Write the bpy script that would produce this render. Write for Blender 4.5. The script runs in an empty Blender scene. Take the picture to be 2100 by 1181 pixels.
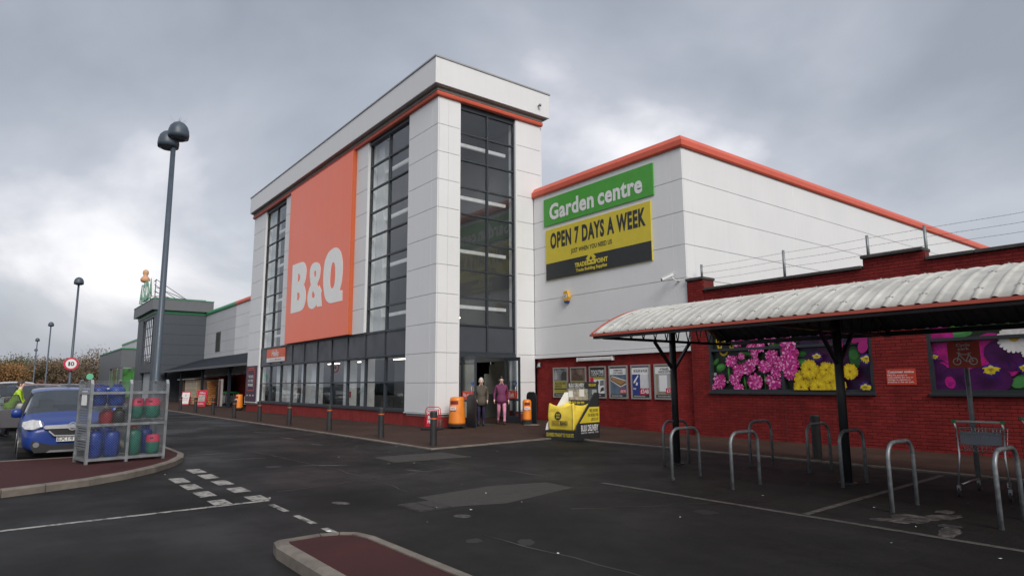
import bpy, bmesh, math, random
from mathutils import Vector, Matrix
from mathutils.geometry import tessellate_polygon
random.seed(7)
scene = bpy.context.scene
COL = scene.collection
PI = math.pi

# ------------------------------------------------------------------ camera
YAW, PITCH, ROLL = math.radians(52.2567), math.radians(8.4458), math.radians(-0.3251)
F = Vector((-math.sin(YAW)*math.cos(PITCH), math.cos(YAW)*math.cos(PITCH), math.sin(PITCH)))
R0 = Vector((math.cos(YAW), math.sin(YAW), 0)); U0 = R0.cross(F)
R = R0*math.cos(ROLL)+U0*math.sin(ROLL); U = U0*math.cos(ROLL)-R0*math.sin(ROLL)
cam = bpy.data.cameras.new('camera'); cam.sensor_width = 36; cam.lens = 36*1324.235/2100
cam.clip_start = .05; cam.clip_end = 3000
camo = bpy.data.objects.new('camera', cam); COL.objects.link(camo)
M = Matrix((R, U, -F)).transposed().to_4x4(); M.translation = (0, 0, 1.6)
camo.matrix_world = M; scene.camera = camo

# ------------------------------------------------------------------ sky, sun, exposure
SUN_EL, SUN_AZ = math.radians(36), Vector((.94, -.34, 0)).normalized()
world = bpy.data.worlds.new('World'); scene.world = world; world.use_nodes = True
nt = world.node_tree; nt.nodes.clear()
def N(t, kind, **kw):
    n = t.nodes.new(kind)
    for k, v in kw.items():
        if k.startswith('i_'): n.inputs[int(k[2:]) if k[2:].isdigit() else k[2:]].default_value = v
        else: setattr(n, k, v)
    return n
tc = N(nt, 'ShaderNodeTexCoord'); sep = N(nt, 'ShaderNodeSeparateXYZ'); nt.links.new(tc.outputs['Generated'], sep.inputs[0])
zc = N(nt, 'ShaderNodeMath', operation='MAXIMUM', i_1=0.0); nt.links.new(sep.outputs[2], zc.inputs[0])
za = N(nt, 'ShaderNodeMath', operation='ADD', i_1=.60); nt.links.new(zc.outputs[0], za.inputs[0])
dx = N(nt, 'ShaderNodeMath', operation='DIVIDE'); dy = N(nt, 'ShaderNodeMath', operation='DIVIDE')
nt.links.new(sep.outputs[0], dx.inputs[0]); nt.links.new(za.outputs[0], dx.inputs[1])
nt.links.new(sep.outputs[1], dy.inputs[0]); nt.links.new(za.outputs[0], dy.inputs[1])
cb = N(nt, 'ShaderNodeCombineXYZ'); nt.links.new(dx.outputs[0], cb.inputs[0]); nt.links.new(dy.outputs[0], cb.inputs[1])
mp = N(nt, 'ShaderNodeMapping'); mp.inputs['Location'].default_value = (-17.25, 24.39, 19.26); mp.inputs['Rotation'].default_value = (0, 0, 2.2); mp.inputs['Scale'].default_value = (1.05, 1.25, 1)
nt.links.new(cb.outputs[0], mp.inputs[0])
n1 = N(nt, 'ShaderNodeTexNoise'); n1.inputs['Scale'].default_value = 1.5; n1.inputs['Detail'].default_value = 9; n1.inputs['Roughness'].default_value = .47; n1.inputs['Distortion'].default_value = .35
nt.links.new(mp.outputs[0], n1.inputs['Vector'])
cr = N(nt, 'ShaderNodeValToRGB'); el = cr.color_ramp.elements
el[0].position = .36; el[0].color = (.285, .303, .355, 1); el[1].position = .65; el[1].color = (.92, .90, .92, 1)
for p_, c_ in ((.45, (.36, .384, .44)), (.53, (.455, .472, .525)), (.57, (.605, .605, .65)), (.605, (.765, .755, .79))): e = el.new(p_); e.color = (*c_, 1)
nt.links.new(n1.outputs['Fac'], cr.inputs[0])
# low cloud brightens softly towards the horizon all round
hz = N(nt, 'ShaderNodeMapRange'); hz.inputs[1].default_value = 0; hz.inputs[2].default_value = .5; hz.inputs[3].default_value = .77; hz.inputs[4].default_value = .71
nt.links.new(zc.outputs[0], hz.inputs[0])
mul = N(nt, 'ShaderNodeVectorMath', operation='SCALE'); nt.links.new(cr.outputs[0], mul.inputs[0]); nt.links.new(hz.outputs[0], mul.inputs['Scale'])
bgc = N(nt, 'ShaderNodeBackground'); bgc.inputs[1].default_value = 1.0; nt.links.new(mul.outputs[0], bgc.inputs[0])
sky = N(nt, 'ShaderNodeTexSky', sky_type='NISHITA'); sky.sun_disc = False; sky.sun_elevation = SUN_EL
sky.sun_rotation = math.atan2(SUN_AZ.x, SUN_AZ.y); sky.air_density = 1.5; sky.dust_density = 3
bgs = N(nt, 'ShaderNodeBackground'); bgs.inputs[1].default_value = .10; nt.links.new(sky.outputs[0], bgs.inputs[0])
mx = N(nt, 'ShaderNodeMixShader'); mx.inputs[0].default_value = .90
nt.links.new(bgs.outputs[0], mx.inputs[1]); nt.links.new(bgc.outputs[0], mx.inputs[2])
wo = N(nt, 'ShaderNodeOutputWorld'); nt.links.new(mx.outputs[0], wo.inputs[0])
sun = bpy.data.lights.new('sun', 'SUN'); sun.energy = 1.5; sun.angle = math.radians(28); sun.color = (1, .965, .91)
suno = bpy.data.objects.new('sun', sun); COL.objects.link(suno)
sd = SUN_AZ*math.cos(SUN_EL)+Vector((0, 0, math.sin(SUN_EL)))
suno.rotation_euler = sd.to_track_quat('Z', 'Y').to_euler(); suno.location = (30, -10, 40)
scene.view_settings.view_transform = 'Standard'; scene.view_settings.look = 'None'
scene.view_settings.exposure = 0.75; scene.view_settings.gamma = 1; scene.view_settings.use_curve_mapping = False
scene.cycles.max_bounces = 8; scene.cycles.transparent_max_bounces = 16
scene.cycles.use_denoising = True

# ------------------------------------------------------------------ materials
def lin(c): return tuple(((v/255/12.92) if v/255 <= .04045 else ((v/255+.055)/1.055)**2.4) for v in c)
MATS = {}
def mat(name, col, rough=.6, metal=0., var=.12, vscale=3., bump=0., bscale=60., spec=.5, island=0., coat=0., rvar=0., streak=0., emit=None, estr=0.):
    if name in MATS: return MATS[name]
    m = bpy.data.materials.new(name); m.use_nodes = True; t = m.node_tree; b = t.nodes['Principled BSDF']
    b.inputs['Roughness'].default_value = rough; b.inputs['Metallic'].default_value = metal
    b.inputs['Specular IOR Level'].default_value = spec; b.inputs['Coat Weight'].default_value = coat; b.inputs['Coat Roughness'].default_value = .08
    b.inputs['Base Color'].default_value = (*col, 1)
    tcn = N(t, 'ShaderNodeTexCoord'); geo = N(t, 'ShaderNodeNewGeometry')
    if var or island or streak:
        no = N(t, 'ShaderNodeTexNoise'); no.inputs['Scale'].default_value = vscale; no.inputs['Detail'].default_value = 5; no.inputs['Roughness'].default_value = .6
        t.links.new(geo.outputs['Position'], no.inputs['Vector'])
        mr = N(t, 'ShaderNodeMapRange'); mr.inputs[1].default_value = .3; mr.inputs[2].default_value = .7; mr.inputs[3].default_value = 1-var; mr.inputs[4].default_value = 1+var
        t.links.new(no.outputs['Fac'], mr.inputs[0]); f = mr.outputs[0]
        if island:
            mi = N(t, 'ShaderNodeMapRange'); mi.inputs[3].default_value = 1-island; mi.inputs[4].default_value = 1+island
            t.links.new(geo.outputs['Random Per Island'], mi.inputs[0])
            oi = N(t, 'ShaderNodeObjectInfo'); mo = N(t, 'ShaderNodeMapRange'); mo.inputs[3].default_value = 1-island; mo.inputs[4].default_value = 1+island
            t.links.new(oi.outputs['Random'], mo.inputs[0])
            mm0 = N(t, 'ShaderNodeMath', operation='MULTIPLY'); t.links.new(mi.outputs[0], mm0.inputs[0]); t.links.new(mo.outputs[0], mm0.inputs[1])
            mm = N(t, 'ShaderNodeMath', operation='MULTIPLY'); t.links.new(f, mm.inputs[0]); t.links.new(mm0.outputs[0], mm.inputs[1]); f = mm.outputs[0]
        if streak:
            mpn = N(t, 'ShaderNodeMapping'); mpn.inputs['Scale'].default_value = (7, 7, .25); t.links.new(geo.outputs['Position'], mpn.inputs[0])
            n2 = N(t, 'ShaderNodeTexNoise'); n2.inputs['Scale'].default_value = 1.; n2.inputs['Detail'].default_value = 4; t.links.new(mpn.outputs[0], n2.inputs['Vector'])
            m2 = N(t, 'ShaderNodeMapRange'); m2.inputs[1].default_value = .35; m2.inputs[2].default_value = .7; m2.inputs[3].default_value = 1; m2.inputs[4].default_value = 1-streak
            t.links.new(n2.outputs['Fac'], m2.inputs[0])
            m3 = N(t, 'ShaderNodeMath', operation='MULTIPLY'); t.links.new(f, m3.inputs[0]); t.links.new(m2.outputs[0], m3.inputs[1]); f = m3.outputs[0]
        sc = N(t, 'ShaderNodeVectorMath', operation='SCALE'); sc.inputs[0].default_value = col; t.links.new(f, sc.inputs['Scale'])
        t.links.new(sc.outputs[0], b.inputs['Base Color'])
        if rvar:
            rr = N(t, 'ShaderNodeMapRange'); rr.inputs[1].default_value = .35; rr.inputs[2].default_value = .65; rr.inputs[3].default_value = max(.03, rough-rvar); rr.inputs[4].default_value = min(1, rough+rvar)
            t.links.new(no.outputs['Fac'], rr.inputs[0]); t.links.new(rr.outputs[0], b.inputs['Roughness'])
    if bump:
        nb = N(t, 'ShaderNodeTexNoise'); nb.inputs['Scale'].default_value = bscale; nb.inputs['Detail'].default_value = 3
        t.links.new(geo.outputs['Position'], nb.inputs['Vector'])
        bp_ = N(t, 'ShaderNodeBump'); bp_.inputs['Strength'].default_value = bump; bp_.inputs['Distance'].default_value = .01
        t.links.new(nb.outputs['Fac'], bp_.inputs['Height']); t.links.new(bp_.outputs[0], b.inputs['Normal'])
    if emit:
        b.inputs['Emission Color'].default_value = (*emit, 1); b.inputs['Emission Strength'].default_value = estr
    MATS[name] = m; return m
def glass(name, tint=(.94, .955, .955), gain=.72, base=.012, rough=.0):
    if name in MATS: return MATS[name]
    m = bpy.data.materials.new(name); m.use_nodes = True; t = m.node_tree; t.nodes.clear()
    tr = N(t, 'ShaderNodeBsdfTransparent'); tr.inputs[0].default_value = (*tint, 1)
    gl = N(t, 'ShaderNodeBsdfGlossy'); gl.inputs['Roughness'].default_value = rough; gl.inputs[0].default_value = (.95, .97, 1, 1)
    geo = N(t, 'ShaderNodeNewGeometry'); nb = N(t, 'ShaderNodeTexNoise'); nb.inputs['Scale'].default_value = .9; t.links.new(geo.outputs['Position'], nb.inputs['Vector'])
    bu = N(t, 'ShaderNodeBump'); bu.inputs['Strength'].default_value = .012; bu.inputs['Distance'].default_value = .05; t.links.new(nb.outputs['Fac'], bu.inputs['Height']); t.links.new(bu.outputs[0], gl.inputs['Normal'])
    fr = N(t, 'ShaderNodeFresnel'); ior = N(t, 'ShaderNodeMapRange'); ior.inputs[3].default_value = 1.5; ior.inputs[4].default_value = 1/1.5   # thin pane: same reflectance from both sides
    t.links.new(geo.outputs['Backfacing'], ior.inputs[0]); t.links.new(ior.outputs[0], fr.inputs[0])
    ma = N(t, 'ShaderNodeMath', operation='MULTIPLY_ADD', use_clamp=True); ma.inputs[1].default_value = gain; ma.inputs[2].default_value = base
    t.links.new(fr.outputs[0], ma.inputs[0])
    mi = N(t, 'ShaderNodeMixShader'); t.links.new(ma.outputs[0], mi.inputs[0]); t.links.new(tr.outputs[0], mi.inputs[1]); t.links.new(gl.outputs[0], mi.inputs[2])
    o = N(t, 'ShaderNodeOutputMaterial'); t.links.new(mi.outputs[0], o.inputs[0]); MATS[name] = m; return m
def attrmat(name, rough=.45, spec=.4):
    if name in MATS: return MATS[name]
    m = bpy.data.materials.new(name); m.use_nodes = True; t = m.node_tree; b = t.nodes['Principled BSDF']
    a = N(t, 'ShaderNodeVertexColor', layer_name='print'); t.links.new(a.outputs[0], b.inputs['Base Color'])
    b.inputs['Roughness'].default_value = rough; b.inputs['Specular IOR Level'].default_value = spec; MATS[name] = m; return m

WHITE = mat('white_cladding', (.70, .705, .71), .42, var=.03, vscale=.6, streak=.022, rvar=.08)
GREYCLAD = mat('grey_cladding', (.50, .51, .53), .45, var=.04, vscale=.6, streak=.06)
JOINT = mat('joint_grey', (.34, .34, .345), .8)
TRIM = mat('coral_trim', (.60, .115, .07), .45, spec=.25, var=.06, vscale=1.2, streak=.06)
SIGNOR = mat('orange_sign', (.95, .200, .11), .38, spec=.4, var=.03, vscale=.4, streak=.03, rvar=.05)
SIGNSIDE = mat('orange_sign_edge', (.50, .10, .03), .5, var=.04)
LETTER = mat('letter_white', (.88, .87, .85), .5, var=.03)
FRAME = mat('dark_frame', (.030, .036, .045), .42, var=.08, rvar=.1)
SPAND = mat('spandrel_grey', (.050, .056, .068), .38, var=.08, vscale=1.5, rvar=.08)
SOFFIT = mat('soffit_grey', (.27, .265, .25), .7, var=.15, vscale=2)
GLASS = glass('window_glass')
DGLASS = glass('door_glass', (.90, .93, .92), .9, .02)
BRICK = mat('red_brick', (.235, .023, .022), .85, spec=.2, var=.22, vscale=1.7, bump=.35, bscale=45, island=.12, streak=.12)
PLINTH = mat('red_plinth', (.25, .030, .027), .8, spec=.25, var=.18, vscale=4, bump=.3, bscale=40, streak=.15)
MORTAR = mat('mortar', (.17, .034, .031), .95, spec=.1, var=.15, vscale=8)
COPING = mat('coping_stone', (.055, .05, .048), .85, var=.3, vscale=3, bump=.3)
INNER = mat('interior_wall', (.15, .155, .16), .7, var=.08, vscale=.8)
INFLOOR = mat('interior_floor', (.09, .09, .09), .35, var=.1)
STEELW = mat('white_steel', (.84, .85, .84), .5, var=.05)
BLACK = mat('black_steel', (.016, .018, .021), .45, var=.15, rvar=.1)
GALV = mat('galvanised_steel', (.34, .36, .37), .42, .75, var=.14, vscale=9, rvar=.12)
GALVD = mat('weathered_steel', (.22, .24, .25), .5, .6, var=.2, vscale=12, rvar=.12)
RUBBER = mat('rubber_black', (.014, .014, .014), .8, var=.2)
ORANGEP = mat('orange_plastic', (.72, .21, .02), .38, var=.07, vscale=4, rvar=.08)
REDP = mat('red_plastic', (.55, .02, .035), .4, var=.08)
YEL = mat('print_yellow', (.62, .50, .035), .5, var=.05)
BLK = mat('print_black', (.022, .024, .026), .5, var=.08)
WHT = mat('print_white', (.72, .72, .72), .5, var=.04)
GRN = mat('print_green', (.06, .33, .035), .45, var=.05)

# ------------------------------------------------------------------ mesh helpers
class MB:
    def __init__(s): s.v = []; s.f = []; s.m = []; s.c = []
    def add(s, vs, fs, mi=0, col=None):
        k = len(s.v); s.v += [tuple(p) for p in vs]; s.f += [tuple(k+i for i in f) for f in fs]; s.m += [mi]*len(fs); s.c += [col]*len(fs); return s
    def box(s, x0, x1, y0, y1, z0, z1, mi=0):
        x0, x1 = min(x0, x1), max(x0, x1); y0, y1 = min(y0, y1), max(y0, y1); z0, z1 = min(z0, z1), max(z0, z1)
        return s.add([(x0,y0,z0),(x1,y0,z0),(x1,y1,z0),(x0,y1,z0),(x0,y0,z1),(x1,y0,z1),(x1,y1,z1),(x0,y1,z1)],
                     [(0,3,2,1),(4,5,6,7),(0,1,5,4),(1,2,6,5),(2,3,7,6),(3,0,4,7)], mi)
    def bar(s, p, q, w, h=None, up=(0,0,1), mi=0):
        p, q = Vector(p), Vector(q); d = (q-p).normalized(); up = Vector(up)
        if abs(d.dot(up)) > .98: up = Vector((0,1,0))
        a = d.cross(up).normalized()*(w/2); b = a.normalized().cross(d)*((h or w)/2)
        vs = [p-a-b, p+a-b, p+a+b, p-a+b, q-a-b, q+a-b, q+a+b, q-a+b]
        return s.add(vs, [(0,3,2,1),(4,5,6,7),(0,1,5,4),(1,2,6,5),(2,3,7,6),(3,0,4,7)], mi)
    def tube(s, pts, r, n=8, mi=0, closed=False):
        pts = [Vector(p) for p in pts]; L = len(pts); rr = r if isinstance(r, (list, tuple)) else [r]*L; vs = []; prev = None
        for i, p in enumerate(pts):
            if closed: d = pts[(i+1) % L]-pts[i-1]
            else: d = pts[min(i+1, L-1)]-pts[max(i-1, 0)]
            d.normalize()
            a = prev if prev else (Vector((0,0,1)) if abs(d.z) < .9 else Vector((1,0,0)))
            a = (a-d*a.dot(d)).normalized(); prev = a; b = d.cross(a)
            vs += [p+(a*math.cos(2*PI*k/n)+b*math.sin(2*PI*k/n))*rr[i] for k in range(n)]
        fs = []
        for i in range(L if closed else L-1):
            j = (i+1) % L
            fs += [(i*n+k, i*n+(k+1) % n, j*n+(k+1) % n, j*n+k) for k in range(n)]
        if not closed: fs += [tuple(reversed(range(n))), tuple(range((L-1)*n, L*n))]
        return s.add(vs, fs, mi)
    def lathe(s, prof, n=16, c=(0,0,0), mi=0, sx=1, sy=1):
        vs = []; L = len(prof)
        for r, z in prof: vs += [(c[0]+r*sx*math.cos(2*PI*k/n), c[1]+r*sy*math.sin(2*PI*k/n), c[2]+z) for k in range(n)]
        fs = [(i*n+k, i*n+(k+1) % n, (i+1)*n+(k+1) % n, (i+1)*n+k) for i in range(L-1) for k in range(n)]
        fs += [tuple(reversed(range(n))), tuple(range((L-1)*n, L*n))]
        return s.add(vs, fs, mi)
    def prism(s, loops, o, ax, ay, depth, mi=0, col=None):
        """flat outline (first loop outer, others holes) in the plane o + ax*u + ay*v, thickness along ax x ay"""
        if not isinstance(loops[0][0], (tuple, list, Vector)): loops = [loops]
        o, ax, ay = Vector(o), Vector(ax), Vector(ay); n = ax.cross(ay).normalized()*depth
        pts = [p for l in loops for p in l]; base = [o+ax*u+ay*v for u, v in pts]; K = len(pts)
        area = sum(a[0]*b[1]-b[0]*a[1] for a, b in zip(loops[0], loops[0][1:]+loops[0][:1]))
        tris = tessellate_polygon([[Vector((u, v, 0)) for u, v in l] for l in loops])
        fs = []
        for t in tris:
            p = [pts[i] for i in t]
            ar = (p[1][0]-p[0][0])*(p[2][1]-p[0][1])-(p[2][0]-p[0][0])*(p[1][1]-p[0][1])
            t = tuple(t) if ar > 0 else tuple(reversed(t))
            fs.append(tuple(i+K for i in t)); fs.append(tuple(reversed(t)))
        k = 0
        for l in loops:
            m = len(l); ar = sum(a[0]*b[1]-b[0]*a[1] for a, b in zip(l, l[1:]+l[:1])); flip = (ar < 0) != (l is not loops[0])
            for i in range(m):
                a, b = k+i, k+(i+1) % m; q = (a, b, b+K, a+K); fs.append(q if not flip else tuple(reversed(q)))
            k += m
        return s.add(base+[p+n for p in base], fs, mi, col)
    def disc(s, c, ax, ay, r, n=16, depth=.002, mi=0, col=None, r2=None):
        r2 = r2 or r
        return s.prism([(r*math.cos(2*PI*k/n), r2*math.sin(2*PI*k/n)) for k in range(n)], c, ax, ay, depth, mi, col)

ORG = {}
def mesh_from(mb, name, mats, org=Vector((0,0,0)), smooth=False, colors=False):
    me = bpy.data.meshes.new(name)
    me.from_pydata([(x-org[0], y-org[1], z-org[2]) for x, y, z in mb.v], [], mb.f)
    for m in (mats if isinstance(mats, (list, tuple)) else [mats]): me.materials.append(m)
    if any(mb.m): me.polygons.foreach_set('material_index', mb.m)
    if smooth: me.polygons.foreach_set('use_smooth', [True]*len(mb.f))
    if colors:
        a = me.color_attributes.new('print', 'FLOAT_COLOR', 'CORNER'); i = 0; buf = []
        for f, c in zip(mb.f, mb.c): buf += list((*(c or (0,0,0)), 1))*len(f)
        a.data.foreach_set('color', buf)
    me.update(); return me
def thing(name, label, cat, loc, rotz=0, group=None):
    o = bpy.data.objects.new(name, None); COL.objects.link(o); o.location = loc; o.rotation_euler = (0, 0, rotz); o.empty_display_size = .2
    o['label'] = label; o['category'] = cat
    if group: o['group'] = group
    ORG[o] = Vector(loc) if not rotz else Vector((0,0,0)); return o
def tag(o, label, cat, group=None):
    o['label'] = label; o['category'] = cat
    if group: o['group'] = group
    return o
def islands(mb):
    p = list(range(len(mb.v)))
    def fd(i):
        while p[i] != i: p[i] = p[p[i]]; i = p[i]
        return i
    for f in mb.f:
        for i in f[1:]: p[fd(i)] = fd(f[0])
    g = {}
    for f, m, c in zip(mb.f, mb.m, mb.c): g.setdefault(fd(f[0]), []).append((f, m, c))
    out = []
    for fs in g.values():
        ids = sorted({i for f, _, _ in fs for i in f}); k = {i: n for n, i in enumerate(ids)}; b = MB(); b.v = [mb.v[i] for i in ids]
        b.f = [tuple(k[i] for i in f) for f, _, _ in fs]; b.m = [m for _, m, _ in fs]; b.c = [c for _, _, c in fs]; out.append(b)
    return out
def parts(name, mb, mats, parent, **kw): return [part(name, b, mats, parent, **kw) for b in islands(mb)]
def part(name, mb, mats, parent, smooth=False, world=True, colors=False, bevel=0, sub=0):
    org = ORG.get(parent, Vector((0,0,0))) if (world and parent) else Vector((0,0,0))
    o = bpy.data.objects.new(name, mesh_from(mb, name, mats, org, smooth, colors)); COL.objects.link(o)
    if parent: o.parent = parent; ORG[o] = org
    if bevel:
        b = o.modifiers.new('bevel', 'BEVEL'); b.width = bevel; b.segments = 2; b.limit_method = 'ANGLE'; b.angle_limit = math.radians(40)
    if sub:
        b = o.modifiers.new('subdivision', 'SUBSURF'); b.levels = sub; b.render_levels = sub
    return o
def solo(name, label, cat, mb, mats, loc, group=None, **kw):
    """a thing that is one mesh, origin at its base; mb in world coordinates"""
    o = bpy.data.objects.new(name, mesh_from(mb, name, mats, Vector(loc), kw.get('smooth', False), kw.get('colors', False))); COL.objects.link(o); o.location = loc
    if kw.get('bevel'):
        b = o.modifiers.new('bevel', 'BEVEL'); b.width = kw['bevel']; b.segments = 2; b.limit_method = 'ANGLE'
    ORG[o] = Vector(loc)
    return tag(o, label, cat, group)
def structure(o): o['kind'] = 'structure'; return o
CACHE = {}
def piece(name, size, loc, m, parent, ch=.004, rot=None):
    """one bevelled block, mesh shared between equal blocks; loc = centre in world"""
    key = (name, tuple(round(v, 3) for v in size), m.name)
    if key not in CACHE:
        bm = bmesh.new(); bmesh.ops.create_cube(bm, size=1); bmesh.ops.scale(bm, vec=size, verts=bm.verts)
        if ch: bmesh.ops.bevel(bm, geom=list(bm.edges), offset=min(ch, min(size)*.3), segments=1, affect='EDGES')
        me = bpy.data.meshes.new(name); bm.to_mesh(me); bm.free(); me.materials.append(m); CACHE[key] = me
    o = bpy.data.objects.new(name, CACHE[key]); COL.objects.link(o); o.parent = parent; o.location = Vector(loc)-ORG.get(parent, Vector((0,0,0))); ORG[o] = Vector(loc)
    if rot: o.rotation_euler = rot
    return o
def copy_tree(o, parent=None):
    c = o.copy(); COL.objects.link(c); c.parent = parent; ORG[c] = ORG.get(o, Vector((0,0,0)))
    for ch in list(o.children): copy_tree(ch, c)
    return c
def text_mesh(s, bold=.0, spacing=1.0, line=1.0, align='LEFT'):
    cu = bpy.data.curves.new('t', 'FONT'); cu.body = s; cu.offset = bold; cu.space_character = spacing; cu.space_line = line; cu.align_x = align; cu.resolution_u = 3
    o = bpy.data.objects.new('t', cu); me = bpy.data.meshes.new_from_object(o)
    vs = [v.co.copy() for v in me.vertices]; fs = [tuple(p.vertices) for p in me.polygons]
    bpy.data.objects.remove(o); bpy.data.curves.remove(cu); bpy.data.meshes.remove(me); return vs, fs
def lettering(s, c, ax, ay, w, h, m, parent, bold=.02, depth=.003, world=True, name='lettering', spacing=1.0, align='CENTER', line=1.0, mb=None):
    """flat letters fitted into a w x h box centred at c, in plane ax/ay, raised by depth along ax x ay"""
    vs, fs = text_mesh(s, bold, spacing, line, align)
    x0 = min(v.x for v in vs); x1 = max(v.x for v in vs); y0 = min(v.y for v in vs); y1 = max(v.y for v in vs)
    c, ax, ay = Vector(c), Vector(ax), Vector(ay); n = ax.cross(ay)
    own = mb is None; mb = mb or MB()
    P = [c+ax*((v.x-x0)/(x1-x0)-.5)*w+ay*((v.y-y0)/(y1-y0)-.5)*h+n*depth for v in vs]
    mb.add(P, fs)
    return part(name, mb, m, parent, world=world) if own else mb
XA, YA_, ZA = Vector((1,0,0)), Vector((0,1,0)), Vector((0,0,1))
def zg(X, Y):
    cl = lambda t: max(0., min(1., t))
    t = max(0, min(Y-7.5, 8.5)); u = cl((-13-X)/5)*(1-.7*cl((-22-X)/18))
    return t*(.007+.019*u)
# ------------------------------------------------------------------ ground, road surface, pavements
def asphalt():
    m = bpy.data.materials.new('asphalt'); m.use_nodes = True; t = m.node_tree; b = t.nodes['Principled BSDF']
    g = N(t, 'ShaderNodeNewGeometry'); P = g.outputs['Position']
    def noise(scale, detail=5, rough=.6, vec=P):
        n = N(t, 'ShaderNodeTexNoise'); n.inputs['Scale'].default_value = scale; n.inputs['Detail'].default_value = detail; n.inputs['Roughness'].default_value = rough; t.links.new(vec, n.inputs['Vector']); return n.outputs['Fac']
    def ramp(f, a, b_, lo, hi):
        r = N(t, 'ShaderNodeMapRange'); r.inputs[1].default_value = a; r.inputs[2].default_value = b_; r.inputs[3].default_value = lo; r.inputs[4].default_value = hi; t.links.new(f, r.inputs[0]); return r.outputs[0]
    def mulf(a, b_):
        x = N(t, 'ShaderNodeMath', operation='MULTIPLY'); t.links.new(a, x.inputs[0]); t.links.new(b_, x.inputs[1]); return x.outputs[0]
    mpn = N(t, 'ShaderNodeMapping'); mpn.inputs['Scale'].default_value = (.22, 1.6, 1); t.links.new(P, mpn.inputs[0])
    big = mulf(ramp(noise(.28, 4), .35, .65, .66, 1.38), ramp(noise(1.3, 6, .7), .55, .72, 1.0, .72)); drag = ramp(noise(.8, 4, .6, mpn.outputs[0]), .4, .7, .88, 1.2)
    fine = mulf(ramp(noise(120, 2, .7), .25, .75, .55, 1.5), ramp(noise(75, 1, .5), .60, .70, 1.0, 1.9)); mid = ramp(noise(6, 5, .7), .3, .7, .86, 1.14)
    vo = N(t, 'ShaderNodeTexVoronoi', feature='DISTANCE_TO_EDGE'); vo.inputs['Scale'].default_value = .23; vo.inputs['Randomness'].default_value = 1
    wob = N(t, 'ShaderNodeTexNoise'); wob.inputs['Scale'].default_value = 1.6; wob.inputs['Detail'].default_value = 6; t.links.new(P, wob.inputs['Vector'])
    va = N(t, 'ShaderNodeVectorMath', operation='MULTIPLY_ADD'); va.inputs[1].default_value = (1.1, 1.1, 0); t.links.new(wob.outputs['Color'], va.inputs[0]); t.links.new(P, va.inputs[2]); t.links.new(va.outputs[0], vo.inputs['Vector'])
    crack = ramp(vo.outputs['Distance'], .0, .006, .75, 1.0)
    f = mulf(mulf(mulf(big, drag), mulf(fine, mid)), crack)
    sc = N(t, 'ShaderNodeVectorMath', operation='SCALE'); sc.inputs[0].default_value = (.0128, .0121, .0119); t.links.new(f, sc.inputs['Scale']); t.links.new(sc.outputs[0], b.inputs['Base Color'])
    t.links.new(ramp(noise(.35, 5), .38, .62, .46, .8), b.inputs['Roughness']); b.inputs['Specular IOR Level'].default_value = .16
    bu = N(t, 'ShaderNodeBump'); bu.inputs['Strength'].default_value = .55; bu.inputs['Distance'].default_value = .008; t.links.new(noise(150, 3), bu.inputs['Height']); t.links.new(bu.outputs[0], b.inputs['Normal'])
    MATS['asphalt'] = m; return m
ASPH = asphalt()
TARMAC = mat('red_tarmac', (.050, .0285, .022), .85, spec=.18, var=.25, vscale=.9, bump=.5, bscale=140, rvar=.12)
ISLAND = mat('island_tarmac', (.052, .0175, .0175), .85, spec=.18, var=.22, vscale=1.5, bump=.5, bscale=140, rvar=.1)
KERB = mat('kerb_concrete', (.145, .125, .105), .8, var=.28, vscale=4, bump=.35, bscale=60, island=.1)
def worn(name, col, under, lo=.42, hi=.56, scale=9):
    m = bpy.data.materials.new(name); m.use_nodes = True; t = m.node_tree; b = t.nodes['Principled BSDF']
    g = N(t, 'ShaderNodeNewGeometry'); n = N(t, 'ShaderNodeTexNoise'); n.inputs['Scale'].default_value = scale; n.inputs['Detail'].default_value = 8; n.inputs['Roughness'].default_value = .75; t.links.new(g.outputs['Position'], n.inputs['Vector'])
    r = N(t, 'ShaderNodeMapRange'); r.inputs[1].default_value = lo; r.inputs[2].default_value = hi; t.links.new(n.outputs['Fac'], r.inputs[0])
    x = N(t, 'ShaderNodeMix', data_type='RGBA'); x.inputs[6].default_value = (*under, 1); x.inputs[7].default_value = (*col, 1); t.links.new(r.outputs[0], x.inputs[0]); t.links.new(x.outputs[2], b.inputs['Base Color'])
    b.inputs['Roughness'].default_value = .65; MATS[name] = m; return m
PAINT = worn('worn_road_paint', (.30, .29, .265), (.03, .03, .03), .40, .52, 7)
PAINT2 = worn('faded_road_paint', (.08, .073, .066), (.022, .021, .021), .38, .56, 10)
STAIN = worn('cement_stain', (.12, .105, .095), (.022, .021, .022), .46, .62, 6)
def sheet(xs, ys, dz):
    b = MB(); n = len(ys)
    b.add([(x, y, zg(x, y)+dz) for x in xs for y in ys], [(i*n+j, (i+1)*n+j, (i+1)*n+j+1, i*n+j+1) for i in range(len(xs)-1) for j in range(n-1)]); return b
def frange(a, b, st):
    k = max(1, round((b-a)/st)); return [a+(b-a)*i/k for i in range(k+1)]
ground = structure(part('ground', sheet([-900, -400, -200, -120, -80]+frange(-60, 16, 1.)+[40, 120, 300, 900], [-900, -300, -100, -40, -15, 0, 5]+frange(7.5, 16, .5)+[25, 60, 150, 400, 900], 0), ASPH, None))
pav = structure(part('pavement', sheet(frange(-75, -14.2, 1.), frange(8.47, 16.2, .55), .03), TARMAC, None))
pav2 = structure(part('pavement', sheet(frange(-14.2, 12, 1.), frange(12.87, 16.2, .55), .03), TARMAC, None))
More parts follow.
